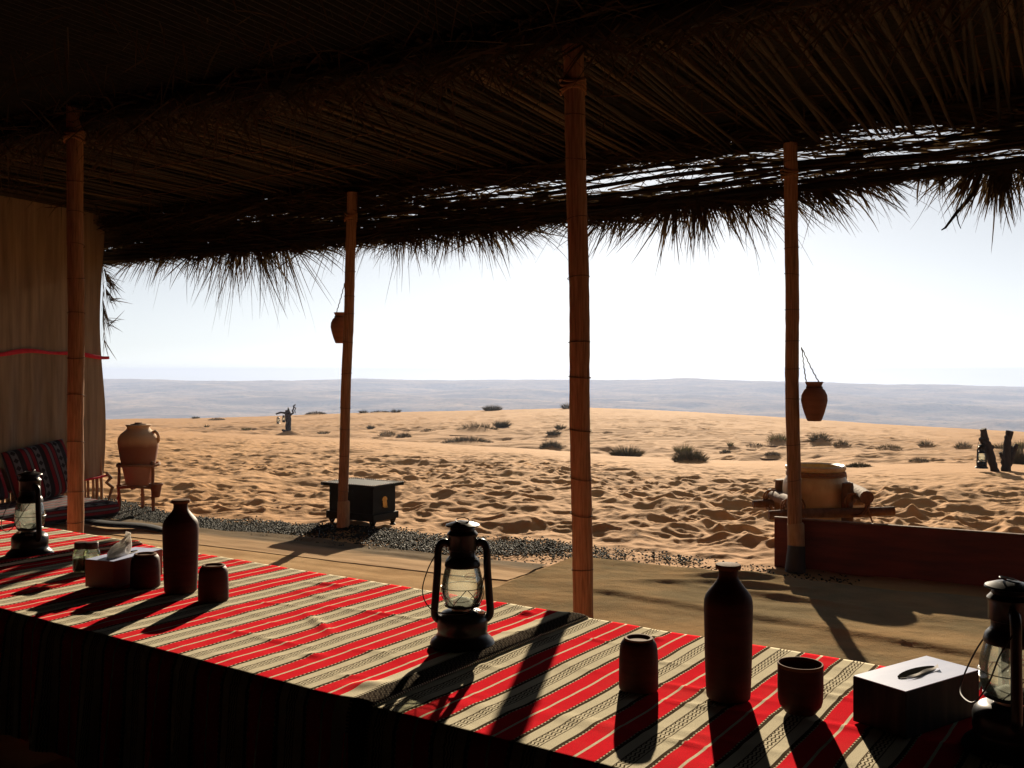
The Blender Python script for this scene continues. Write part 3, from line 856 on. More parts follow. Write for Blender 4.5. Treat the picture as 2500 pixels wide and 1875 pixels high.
# ragged lower edge of the screen
for i in range(1700):
    u = rng.uniform(-7.2, 0.6)
    k = 0.5 + 1.6 * float(vnoise(np.array([u * 2.2]), np.array([0.3]), 5)[0])
    d = EU * rng.choice((-1, 1, 1)) + Vector((0, 0, -rng.uniform(.02, .5))) + EN * rng.uniform(-.2, .2)
    mb.blade(UN(u, 5.82 + rng.uniform(-.04, .06), zlow(u) + rng.uniform(-.02, .03)), d, rng.uniform(0.08, 0.34) * max(.3, k + .4), rng.uniform(0.006, 0.014), rng.uniform(0, .6), 4)
# crossing leaflets seen against the slits
for i in range(900):
    u = rng.uniform(-4.2, 0.5)
    p = UN(u, 5.82 + rng.uniform(-.03, .05), rng.uniform(zlow(u), zup(u)))
    if openness(p) < 0.3: continue
    d = EU * rng.choice((-1, 1, 1)) * rng.uniform(.3, 1) + Vector((0, 0, rng.uniform(-1, .4)))
    mb.blade(p, d, rng.uniform(0.05, 0.22), rng.uniform(0.005, 0.010), rng.uniform(0, .5), 3, side=EU.cross(EN) if rng.random() < .3 else None)
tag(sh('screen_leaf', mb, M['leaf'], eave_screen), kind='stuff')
# ragged leaf mass tied round the eave beam
mb = MB()
for i in range(3600):
    u = rng.uniform(-7.3, 0.7)
    d = EU * rng.choice((-1, 1, 1)) + Vector((0, 0, rng.gauss(-0.06, 0.14))) + EN * rng.uniform(-.25, .1)
    mb.blade(UN(u, rng.uniform(5.62, 5.84), zup(u) - 0.015 + rng.random() * (zc(u) + 0.03 - zup(u) + 0.02)), d, rng.uniform(0.15, 0.6), rng.uniform(0.008, 0.02), rng.uniform(0, .25), 3)
tag(sh('beam_leaf', mb, M['leaf'], eave_screen), kind='stuff')

FANS = [  # base line x0,y0 -> x1,y1, leaf angle at each end (0 right, 90 down, 180 left), length px, leaves
    (300, 628, 400, 618, 152, 128, 95, 26), (380, 620, 500, 608, 138, 108, 105, 34), (470, 612, 600, 604, 122, 88, 125, 44),
    (540, 606, 660, 596, 100, 62, 135, 40), (600, 600, 700, 590, 72, 38, 140, 34), (760, 582, 850, 578, 158, 132, 100, 22),
    (840, 578, 960, 570, 148, 110, 105, 34), (930, 570, 1040, 562, 125, 85, 120, 36), (1010, 566, 1130, 556, 108, 62, 125, 40),
    (1090, 560, 1200, 548, 88, 45, 130, 36), (1150, 552, 1260, 540, 65, 22, 125, 30), (1330, 542, 1420, 536, 160, 132, 120, 22),
    (1430, 536, 1560, 518, 155, 130, 120, 40), (1520, 525, 1640, 508, 146, 112, 110, 34), (1600, 510, 1700, 495, 132, 92, 125, 34),
    (1640, 505, 1740, 490, 108, 78, 150, 30), (1690, 498, 1810, 482, 84, 44, 150, 36), (1760, 490, 1880, 470, 62, 28, 140, 30),
    (1900, 478, 2010, 462, 52, 24, 130, 32), (1960, 470, 2090, 448, 42, 16, 150, 36), (2050, 450, 2150, 436, 34, 8, 110, 22),
    (2250, 436, 2330, 430, 110, 74, 70, 16), (2300, 432, 2400, 428, 140, 118, 110, 18), (2380, 428, 2470, 420, 128, 92, 150, 38),
    (2430, 424, 2530, 416, 112, 70, 150, 40), (2500, 420, 2600, 410, 100, 50, 150, 30)]
for (x0, y0, x1, y1, a0, a1, L, cnt) in FANS:
    mb = MB()
    q0, q1 = eave(x0, y0 - 8, 5.84), eave(x1, y1 - 8, 5.84)
    nn = rng.uniform(-.03, .05)
    mb.tube([q0 + EN * nn, q0.lerp(q1, .5) + EN * nn + Vector((0, 0, -.008)), q1 + EN * nn], [0.006, 0.008, 0.009], 5)
    nb = max(2, cnt // 9)
    bunch = [((k + rng.uniform(.1, .9)) / nb, rng.gauss(0, 12), rng.uniform(.55, 1.25), rng.uniform(.05, .9)) for k in range(nb)]
    for i in range(int(cnt * 3.4)):
        tb, ab, lb, db = rng.choice(bunch)
        t = min(1, max(0, tb + rng.gauss(0, .42 / nb)))
        p = q0.lerp(q1, t) + EN * (nn + rng.uniform(-.03, .03)) + Vector((0, 0, rng.uniform(-.01, .07)))
        a = R(a0 + (a1 - a0) * tb + ab + rng.gauss(0, 11) + 260 * (t - tb) * (1 if a1 < a0 else -1) * -.25)
        sc = p.y / F
        d = EU * math.cos(a) + Vector((0, 0, -math.sin(a))) + EN * rng.uniform(-.3, .3)
        ln = L * (0.95 if x0 < 800 else 0.80) * sc * max(.8, lb) * rng.uniform(0.45, 1.4) * (1.35 if rng.random() < .07 else 1)
        wd = rng.uniform(0.010, 0.019) if rng.random() < .28 else rng.uniform(0.004, 0.010)
        mb.blade(p, d, ln, wd, db * rng.uniform(.4, 1.4), 6, side=d.cross(EN) + EN * rng.uniform(-.9, .9), curl=rng.uniform(-.3, .3))
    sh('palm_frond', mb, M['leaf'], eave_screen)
mb = MB()
for i in range(260):
    x = rng.uniform(300, 2480)
    y = float(np.interp(x, [243, 850, 1377, 1950, 2500], [628, 582, 540, 470, 425]))
    if 705 < x < 745 or 1262 < x < 1300 or 2160 < x < 2240: continue
    p = eave(x, y - 6)
    d = EU * rng.gauss(0, .5) + Vector((0, 0, -1)) + EN * rng.uniform(-.3, .3)
    mb.blade(p, d, rng.uniform(.04, .42) * rng.random(), rng.uniform(0.003, 0.006), rng.uniform(0, .4), 4, curl=rng.uniform(-.5, .5))
tag(sh('loose_strand', mb, M['leaf'], eave_screen), kind='stuff')
# dry twig hanging at the right
mb = MB()
tw = [eave(x, y, 5.82) for x, y in ((2395, 425), (2378, 470), (2360, 492), (2335, 520), (2308, 556), (2298, 562))]
mb.tube(tw, [0.012, 0.011, 0.012, 0.009, 0.006, 0.003], 6)
mb.tube([tw[3], eave(2340, 545, 5.7), eave(2346, 558, 5.7)], [0.004, 0.003, 0.002], 4)
sh('twig', mb, M['beam'], eave_screen)

# back of the shelter behind the seats
mb = MB()
mb.add([UN(RU0, -1.6, 0), UN(RU1, -1.6, 0), UN(RU1, -1.6, 2.6), UN(RU0, -1.6, 2.6), UN(RU0, -1.7, 0), UN(RU1, -1.7, 0), UN(RU1, -1.7, 2.6), UN(RU0, -1.7, 2.6)],
       [(0, 1, 2, 3), (5, 4, 7, 6), (1, 5, 6, 2), (4, 0, 3, 7), (3, 2, 6, 7)])
sh('back_wall', mb, M['thatch'], smooth=False)
mb = MB()
mb.add([UN(RU1, -1.6, 0), UN(RU1, 5.6, 0), UN(RU1, 5.6, 2.6), UN(RU1, -1.6, 2.6), UN(RU1 + .08, -1.6, 0), UN(RU1 + .08, 5.6, 0), UN(RU1 + .08, 5.6, 2.6), UN(RU1 + .08, -1.6, 2.6)],
       [(0, 3, 2, 1), (4, 5, 6, 7), (1, 2, 6, 5), (0, 4, 7, 3), (3, 7, 6, 2)])
sh('side_wall', mb, M['thatch'], smooth=False)

# ------------------------------------------------------------------ left cloth wall
WU = -7.11
wall = thing('cloth_wall', 'pale hanging mat wall with a red ribbon across it, behind the striped cushion', 'wall', UN(WU, 4.5))
def wl_(name, mb, mat, parent=None, **kw):
    mb.v = [tuple(Vector(p) - wall.location) for p in mb.v]
    return build(name, mb, mat, parent or wall, **kw)
ns = np.linspace(-1.55, 5.70, 330); zs = np.linspace(0.25, 2.5, 40)
NN, ZZ = np.meshgrid(ns, zs)
edge = np.clip((NN - 5.3) / 0.4, 0, 1)
bulge = 0.015 * np.exp(-((ZZ - 0.85) / 0.4) ** 2) + 0.03 * np.sin(ZZ * 3)
amp = 0.008 + 0.02 * np.clip(1.3 - ZZ, 0, 1.2)
UUw = WU + amp * np.sin(NN * 24 + 1.6 * np.sin(NN * 5) + .5 * np.sin(ZZ * 3)) + 0.02 * vnoise(NN * 3, ZZ * 1.5, 9)
NN2 = NN + edge * bulge
Zw = ZZ - 0.02 * np.clip((5.7 - NN) / .3, 0, 2) * (ZZ < 0.3)
wo = wall.location
grid_mesh('cloth', EU.x * UUw + EN.x * NN2 - wo.x, EU.y * UUw + EN.y * NN2 - wo.y, Zw, M['wallcloth'], wall)
mb = MB()
pts = [UN(WU + 0.03 + .006 * math.sin(n * 24), n, 1.285 + 0.018 * math.sin(n * 5 + 1.2) + .008 * math.sin(n * 13)) for n in np.linspace(3.0, 5.74, 90)]
mb.tube(pts, [0.0055 + .0012 * math.sin(i * .33) for i in range(90)], 8, True, 2.8)
wl_('ribbon', mb, M['redtrim'])
mb = MB()
pts = [UN(WU + 0.02 + amp.max() * .6 * math.sin(n * 24), n + .03 * (n > 5.6), 0.25 - 0.02 * min(2, max(0, (5.7 - n) / .3))) for n in np.linspace(3.0, 5.73, 110)]
mb.tube(pts, 0.010, 6); wl_('hem', mb, M['redtrim'])
for i in range(60):
    n = 5.70 - i * 0.043 + rng.uniform(-.008, .008)
    mb = MB(); mb.tube([UN(WU - 0.015 + rng.uniform(-.012, .012), n, -0.05), UN(WU - .02, n + .004, 0.15), UN(WU - .03, n, 0.42)], rng.uniform(0.010, 0.019), 7)
    wl_('reed', mb, M['sleeve'])
mb = MB()
kn = UN(WU + .02, 5.74, 0.17)
mb.tube([kn + Vector((-.02, 0, .11)), kn + Vector((0.02, 0, .06)), kn + Vector((-.02, .01, .02)), kn + Vector((.035, 0, -.02)), kn + Vector((.015, 0, -.08)), kn + Vector((.0, 0, -.13)), kn + Vector((.01, 0, -.2))], [0.012, 0.02, 0.018, 0.017, 0.012, 0.008, 0.005], 8)
wl_('knot', mb, M['wallcloth'])
mb = MB()
for (x0, y0, x1, y1, a0, a1, L, cnt) in ((252, 650, 262, 700, 60, 20, 45, 26), (254, 660, 268, 690, -20, 40, 40, 24), (258, 700, 268, 740, 70, -40, 50, 24), (252, 740, 262, 800, 100, -45, 55, 26), (250, 640, 255, 850, 100, 60, 40, 30)):
    q0, q1 = eave(x0, y0, 5.74), eave(x1, y1, 5.74)
    for i in range(cnt):
        t = rng.random(); a = R(a0 + (a1 - a0) * t + rng.gauss(0, 14))
        d = EU * math.cos(a) + Vector((0, 0, -math.sin(a))) + EN * rng.uniform(-.3, .3)
        mb.blade(q0.lerp(q1, t), d, L / F * 8.3 * rng.uniform(.5, 1.6), rng.uniform(.005, .012), rng.uniform(.2, 1.4), 5, side=d.cross(EN) + EN * rng.uniform(-.8, .8), curl=rng.uniform(-.4, .4))
wl_('palm_frond', mb, M['leaf'])

# ------------------------------------------------------------------ red board on the right
board = thing('low_board', 'long dark red board standing on edge beside the right-hand post', 'board', UN(-1.45, 5.80))
def bd(name, u0, u1, n, th_, z0, z1, mat):
    mb = MB()
    c = [UN(u0, n, z0), UN(u1, n, z0), UN(u1, n + th_, z0), UN(u0, n + th_, z0)]
    d = [p + Vector((0, 0, z1 - z0)) for p in c]
    mb.add(c + d, [(3, 2, 1, 0), (4, 5, 6, 7), (0, 1, 5, 4), (1, 2, 6, 5), (2, 3, 7, 6), (3, 0, 4, 7)])
    mb.v = [tuple(Vector(p) - board.location) for p in mb.v]
    return bevel(build(name, mb, mat, board, smooth=False), 0.004)
bd('panel', -1.42, 3.2, 5.80, 0.028, -0.02, 0.285, M['redboard'])
bd('top_rail', -1.423, 3.2, 5.797, 0.034, 0.285, 0.293, M['log'])
for u in (-1.3, 0.4, 2.1): bd('stake', u, u + .05, 5.829, 0.05, -0.05, 0.24, M['log'])

# ------------------------------------------------------------------ tables and cloths
FRONT, FAR = 1.578, 2.535
table = thing('low_table', 'long low wooden table hidden under the striped cloths', 'table', TB(-2.0, 2.05), math.atan2(TT.y, TT.x))
mb = MB(); mb.box((0, 0, 0.395), (8.6, 0.92, 0.03)); bevel(build('tabletop', mb, M['wood'], table, smooth=False), .004)
for sx in (-4.1, -1.4, 1.4, 4.1):
    for sy in (-.38, .38):
        mb = MB(); mb.box((sx, sy, 0.19), (0.06, 0.06, 0.38)); build('leg', mb, M['wood'], table, smooth=False)
def tablecloth(s0, s1, lift, mat, label, seed, roll=None):
    ss = np.arange(s0, s1 + 0.006, 0.0125)
    top = np.linspace(FRONT + .012, FAR - .012, 78)
    dr = np.linspace(0, 1, 16)[1:]
    # arc coordinate across: front drop, top, back drop
    prof_n = np.concatenate([np.full(15, FRONT), top, np.full(15, FAR)])
    prof_z = np.concatenate([TABLE_Z - 0.012 - 0.34 * dr[::-1], np.full(78, TABLE_Z), TABLE_Z - 0.012 - 0.34 * dr])
    vv = np.concatenate([FRONT - 0.36 * dr[::-1], top, FAR + 0.36 * dr])
    SS, PN = np.meshgrid(ss, prof_n); _, PZ = np.meshgrid(ss, prof_z); _, VV = np.meshgrid(ss, vv)
    drop = np.clip((TABLE_Z - PZ) / 0.34, 0, 1)
    fold = drop * (0.020 * np.sin(SS * 17 + 2 * np.sin(SS * 3.1) + seed) + 0.012 * np.sin(SS * 41 + seed))
    side = np.where(VV < 2.0, -1.0, 1.0)
    PN = PN + side * (np.abs(fold) + 0.012 * drop) + 0.012 * fbm(SS * 3, SS * 0, 3 + seed, 3) * np.clip((np.abs(VV - 2.0565) - .40) / .07, 0, 1)
    topm = np.clip(1 - drop * 6, 0, 1)
    Z = PZ + lift + topm * (0.0018 * fbm(SS * 5, VV * 5, 21 + seed, 3) + 0.003 * np.clip(fbm(SS * 3 + 5, VV * 18, 27 + seed, 2) - .12, 0, 1) * 4 * .35)
    for (sc, nc, ang, L, h, w) in WRINKLES:
        a = (SS - sc) * math.cos(ang) + (VV - nc) * math.sin(ang); b = -(SS - sc) * math.sin(ang) + (VV - nc) * math.cos(ang)
        Z += topm * h * np.exp(-(a / L) ** 2 - (b / w) ** 2)
    if roll is not None:
        e = SS - roll
        Z += topm * np.where(e < 0, np.exp(-(e / 0.055) ** 2), np.exp(-(e / 0.028) ** 2)) * 0.010 * (0.8 + .2 * np.sin(VV * 7))
        Z -= topm * lift * np.clip((e - 0.02) / .02, 0, 1) * 0.3
    X, Y = TT.x * SS + TN.x * PN, TT.y * SS + TN.y * PN
    o = grid_mesh('tablecloth', X, Y, Z, mat, uv=(SS, VV))
    m = o.modifiers.new('thickness', 'SOLIDIFY'); m.thickness = 0.0035; m.offset = -1
    return tag(o, label, 'tablecloth', 'striped tablecloths on the low table')
WRINKLES = [(-2.05, 2.02, -0.5, 0.12, 0.008, 0.012), (-1.98, 2.20, 0.1, 0.16, 0.006, 0.012), (-1.62, 2.45, 0.6, 0.02, 0.010, 0.02), (-1.20, 2.42, 0.9, 0.03, 0.010, 0.02),
            (-1.55, 1.68, 0.8, 0.04, 0.010, 0.025), (-1.83, 1.78, 0.3, 0.03, 0.006, 0.02), (-0.9, 2.1, 0.1, 0.14, 0.004, 0.010), (-0.86, 2.0, 0.15, 0.12, 0.004, 0.008),
            (-0.7, 2.22, 0.05, 0.1, 0.005, 0.012), (-0.55, 2.05, 0.1, 0.15, 0.004, 0.01), (-2.4, 2.4, 0.2, 0.08, 0.006, 0.015), (-3.2, 2.2, 0.6, 0.1, 0.006, 0.015), (-0.35, 1.9, 0.2, 0.12, 0.005, 0.012)]
WRINKLES += [(rng.uniform(-3.4, 0.3), rng.uniform(1.66, 2.46), rng.uniform(-.25, .45), rng.uniform(.03, .11), rng.uniform(.002, .0042), rng.uniform(.005, .011)) for _ in range(34)]
tablecloth(-1.52, 2.4, 0.0, M.setdefault('cl1', m_stripes('striped cloth right', -1.325, 0.187, seam=None)), 'red and cream striped tablecloth under the tall bottle at the right', 1)
tablecloth(-3.66, -1.445, 0.005, M.setdefault('cl2', m_stripes('striped cloth middle', -1.585, 0.196, seam=-1.478)), 'red and cream striped tablecloth with a raised dark border, under the middle lantern', 2, roll=-1.478)
tablecloth(-6.3, -3.585, 0.011, M.setdefault('cl3', m_stripes('striped cloth left', -3.655, 0.19)), 'red and cream striped tablecloth under the far left lantern', 3, roll=-3.62)

# ------------------------------------------------------------------ lanterns
def text_mesh(txt, size):
    cu = bpy.data.curves.new('t', 'FONT'); cu.body = txt; cu.size = size; cu.align_x = 'CENTER'; cu.align_y = 'CENTER'; cu.extrude = 0.0
    o = bpy.data.objects.new('t', cu); COL.objects.link(o)
    dg = bpy.context.evaluated_depsgraph_get()
    me = bpy.data.meshes.new_from_object(o.evaluated_get(dg))
    bpy.data.objects.remove(o); bpy.data.curves.remove(cu)
    return [v.co.copy() for v in me.vertices], [tuple(p.vertices) for p in me.polygons]
def globe_r(z):
    return float(np.interp(z, [0.104, 0.115, 0.135, 0.155, 0.175, 0.195, 0.206], [0.043, 0.049, 0.0545, 0.0550, 0.0525, 0.0475, 0.0445]))
def lantern(label, loc, rz, scale=1.0, group=None, bail='down', simple=False, emblem=True, cat='lantern', bail_side=-1):
    t = thing('oil_lantern', label, cat, loc, rz, group)
    t.scale = (scale,) * 3
    sg = 16 if simple else 40
    mb = MB(); mb.lathe([(0.0, 0.0), (0.083, 0.0), (0.086, 0.004), (0.082, 0.012), (0.070, 0.022), (0.0655, 0.030), (0.065, 0.036), (0.0665, 0.040), (0.0665, 0.066), (0.064, 0.074), (0.054, 0.084), (0.040, 0.090), (0.0, 0.091)], sg)
    base = build('base', mb, M['black'], t)
    mb = MB(); mb.lathe([(0.028, 0.088), (0.029, 0.093), (0.027, 0.098), (0.026, 0.101)], sg)
    build('burner_collar', mb, M['silver'], t)
    mb = MB(); mb.lathe([(0.026, 0.099), (0.046, 0.101), (0.048, 0.104), (0.044, 0.1075), (0.030, 0.110), (0.020, 0.116), (0.012, 0.122), (0.0, 0.123)], sg)
    build('burner', mb, M['soot'], t)
    prof = [(globe_r(z), z) for z in np.linspace(0.105, 0.206, 13)]
    inner = [(r - .0018, z) for r, z in reversed(prof)]
    mb = MB()
    sgg = 20 if simple else 48
    vs, fs = [], []
    ring = prof + inner
    for r, z in ring:
        for k in range(sgg):
            a = 2 * math.pi * k / sgg; vs.append((r * math.cos(a), r * math.sin(a), z))
    m_ = len(ring)
    for i in range(m_):
        for k in range(sgg):
            a, b = i * sgg + k, i * sgg + (k + 1) % sgg
            c = ((i + 1) % m_) * sgg
            fs.append((a, b, c + (k + 1) % sgg, c + k))
    mb.add(vs, fs)
    globe = build('glass_globe', mb, M['glass'], t)
    mb = MB(); mb.lathe([(0.0445, 0.204), (0.047, 0.206), (0.0475, 0.210), (0.044, 0.222), (0.037, 0.230), (0.034, 0.234), (0.034, 0.248), (0.0385, 0.250), (0.0385, 0.284), (0.041, 0.287), (0.041, 0.291), (0.0375, 0.295), (0.033, 0.300), (0.033, 0.306), (0.031, 0.310), (0.043, 0.3105), (0.0455, 0.312), (0.044, 0.315), (0.030, 0.320), (0.016, 0.3235), (0.0, 0.324)], sg)
    chim = build('chimney', mb, M['black'], t)
    mb = MB(); mb.tube([(0.018 * math.cos(a), 0.018 * math.sin(a), 0.326 + 0.004 * math.sin(a)) for a in np.linspace(0, 6.28, 16)], 0.0016, 5, False)
    build('lift_ring', mb, M['wire'], chim)
    for s in (-1, 1):
        mb = MB()
        pts = [(s * 0.036, 0, 0.262), (s * 0.046, 0, 0.268), (s * 0.056, 0, 0.265), (s * 0.0625, 0, 0.254), (s * 0.0645, 0, 0.238), (s * 0.0655, 0, 0.20), (s * 0.0690, 0, 0.15), (s * 0.0720, 0, 0.11), (s * 0.0735, 0, 0.09), (s * 0.072, 0, 0.076), (s * 0.064, 0, 0.066), (s * 0.054, 0, 0.064)]
        mb.tube(smooth_path(pts, 2 if simple else 5), 0.0102, 8 if simple else 14)
        build('side_tube', mb, M['black'], t)
    # guard wires
    mb = MB(); w = 0.0011 if not simple else 0.0015
    mb.tube([(1.03 * globe_r(0.152) * math.cos(a), 1.03 * globe_r(0.152) * math.sin(a), 0.152) for a in np.linspace(0, 6.283, 33)], w, 5, False)
    mb.tube([(0.047 * math.cos(a), 0.047 * math.sin(a), 0.107) for a in np.linspace(0, 6.283, 33)], w, 5, False)
    for a0 in (0.35, 3.5, 4.9):
        for sg2 in (-1, 1):
            mb.tube([((globe_r(z) + .0025) * math.cos(a0 + sg2 * 0.75 * k), (globe_r(z) + .0025) * math.sin(a0 + sg2 * .75 * k), z) for k, z in zip(np.linspace(1, 0.05, 9), np.linspace(0.108, 0.152, 9))], w, 5, False)
    build('guard_wire', mb, M['wire'], t)
    mb = MB()
    if bail == 'down':
        pts = []
        for k in np.linspace(0, math.pi, 25):
            lean = math.sin(k)
            pts.append((-math.cos(k) * (0.066 + 0.022 * math.sin(2 * k if k < 1.57 else 0)) , -0.078 * lean ** .8, 0.242 - 0.140 * lean ** 0.85))
        mb.tube(pts, 0.0016 if not simple else .002, 6)
    elif bail == 'side':
        q_ = bail_side; mb.tube(smooth_path([(-.066, 0, .245), (-.090, q_ * .03, .205), (-.104, q_ * .05, .158), (-.095, q_ * .065, .125), (-.07, q_ * .075, .105), (-.02, q_ * .085, .099), (.015, q_ * .085, .105), (.04, q_ * .072, .135), (.056, q_ * .042, .19), (.066, 0, .240)]), 0.0016, 6)
    else:
        mb.tube([(-math.cos(k) * 0.066, 0, 0.242 + 0.150 * math.sin(k) ** .9) for k in np.linspace(0, math.pi, 17)], 0.0017 if not simple else .0026, 6)
    build('handle', mb, M['wire'], t)
    if not simple:
        mb = MB(); mb.tube([(0.02, -0.028, 0.100), (0.036, -0.05, 0.1), (0.046, -0.064, 0.1)], 0.0016, 6); mb.lathe([(0.0, -.003), (0.008, -.003), (0.008, .003), (0.0, .003)], 12, (0.047, -0.066, 0.1))
        build('wick_knob', mb, M['silver'], t)
        mb = MB(); mb.lathe([(0.0, 0.0), (0.014, 0.0), (0.014, 0.008), (0.0, 0.009)], 16, (0.045, -0.024, 0.082)); build('filler_cap', mb, M['black'], t)
    if emblem and not simple:
        mb = MB()
        vs, fs = text_mesh('SEAWAY', 0.0072)
        def wrap(x, y, up=0.0006):
            z = 0.187 + y; r = globe_r(z) + up; a = EMB_A + x / 0.05
            return (r * math.cos(a), r * math.sin(a), z)
        mb.add([wrap(v.x, v.y) for v in vs], fs)
        mb.tube([wrap(0.0165 * math.cos(a), 0.0082 * math.sin(a)) for a in np.linspace(0, 6.283, 25)], 0.0005, 4, False)
        build('emblem', mb, M['redprint'], globe)
    return t
LZ = TABLE_Z + 0.003
EMB_A = -math.pi / 2 + 0.42
pa = onz(1129, 1580, TABLE_Z)
lantern('black oil lantern in the middle of the table, wire handle swung down to the left', (pa.x, pa.y, LZ + .006), R(4), 1.0, 'oil lanterns on the table', 'side')
pb = onz(73, 1362, TABLE_Z)
EMB_A = -math.pi / 2 - 0.3
lantern('black oil lantern at the far left end of the table, before the cushion', (pb.x, pb.y, LZ + .010), R(-38), 1.0, 'oil lanterns on the table', 'side')
EMB_A = math.pi + 0.15
lantern('black oil lantern at the right edge, next to the pale tissue box', (0.955, 1.885, LZ), R(72), 1.0, 'oil lanterns on the table', 'side', bail_side=1)

# ------------------------------------------------------------------ bottles, cups, boxes, jars
def bottle(label, loc, h=0.298, r=0.054):
    t = thing('clay_bottle', label, 'bottle', loc, rng.uniform(0, 6), 'clay bottles on the table')
    pr = [(0.0, 0.0), (0.82, 0.0), (0.88, 0.01), (0.90, 0.03), (0.93, 0.15), (0.965, 0.35), (0.985, 0.55), (1.0, 0.68), (0.985, 0.73), (0.93, 0.765), (0.80, 0.80), (0.64, 0.835), (0.51, 0.865), (0.425, 0.89), (0.40, 0.91), (0.40, 0.945), (0.42, 0.955), (0.42, 0.962)]
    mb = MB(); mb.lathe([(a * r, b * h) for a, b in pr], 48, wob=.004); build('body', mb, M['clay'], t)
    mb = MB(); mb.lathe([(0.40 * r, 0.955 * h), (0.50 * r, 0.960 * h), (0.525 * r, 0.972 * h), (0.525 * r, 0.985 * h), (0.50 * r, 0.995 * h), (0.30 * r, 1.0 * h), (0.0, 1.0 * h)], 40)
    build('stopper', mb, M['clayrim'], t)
    return t
def cup_up(label, loc, h=0.11, r=0.0455):
    """A cup standing upside down: the foot ring is on top."""
    t = thing('clay_cup', label, 'cup', loc, rng.uniform(0, 6), 'clay cups on the table')
    pr = [(0.90, 0.0), (0.99, 0.0), (1.0, 0.02), (1.0, 0.3), (0.985, 0.6), (0.955, 0.78), (0.90, 0.88), (0.80, 0.945), (0.735, 0.962)]
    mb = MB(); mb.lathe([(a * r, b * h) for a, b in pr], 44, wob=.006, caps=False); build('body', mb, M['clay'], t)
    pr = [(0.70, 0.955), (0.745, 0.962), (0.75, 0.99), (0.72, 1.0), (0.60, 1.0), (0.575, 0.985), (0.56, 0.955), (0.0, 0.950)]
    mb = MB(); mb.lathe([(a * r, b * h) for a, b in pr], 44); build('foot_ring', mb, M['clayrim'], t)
    return t
def cup_open(label, loc, h=0.103, r=0.048):
    t = thing('clay_cup', label, 'cup', loc, 0, 'clay cups on the table')
    pr = [(0.0, 0.0), (0.68, 0.0), (0.72, 0.03), (0.78, 0.07), (0.90, 0.14), (0.965, 0.25), (0.985, 0.5), (0.985, 0.93)]
    mb = MB(); mb.lathe([(a * r, b * h) for a, b in pr] + [(0.90 * r, .93 * h)], 48, caps=False); build('body', mb, M['clay'], t)
    mb = MB(); mb.lathe([(0.985 * r, 0.93 * h), (0.995 * r, 0.97 * h), (0.975 * r, 1.0 * h), (0.93 * r, 1.0 * h), (0.90 * r, 0.96 * h), (0.90 * r, .93 * h)], 48, caps=False); build('rim', mb, M['clayrim'], t)
    mb = MB(); mb.lathe([(0.90 * r, .935 * h), (0.89 * r, .4 * h), (0.82 * r, .2 * h), (0.6 * r, .1 * h), (0.0, .09 * h)], 48, caps=False); build('inside', mb, M['clay'], t)
    return t
def tz(p, add=0.004): return (p.x, p.y, TABLE_Z + add)
bottle('dark red clay bottle at the right, standing between two cups', tz(onz(1778, 1708, TABLE_Z)), 0.298, 0.0535)
bottle('dark red clay bottle at the left, between two upturned cups', tz(onz(441, 1450, TABLE_Z), .008), 0.302, 0.0570)
cup_up('brown clay cup turned upside down, left of the right-hand bottle', tz(onz(1559, 1684, TABLE_Z)), 0.116, 0.0450)
cup_up('brown clay cup turned upside down, right of the left-hand bottle', tz(onz(521, 1470, TABLE_Z), .008), 0.110, 0.0468)
cup_up('brown clay cup turned upside down, in front of the red tissue box', tz(onz(355, 1436, TABLE_Z), .008), 0.109, 0.0485)
cup_open('brown clay cup standing open end up, right of the right-hand bottle', tz(onz(1954, 1741, TABLE_Z)))

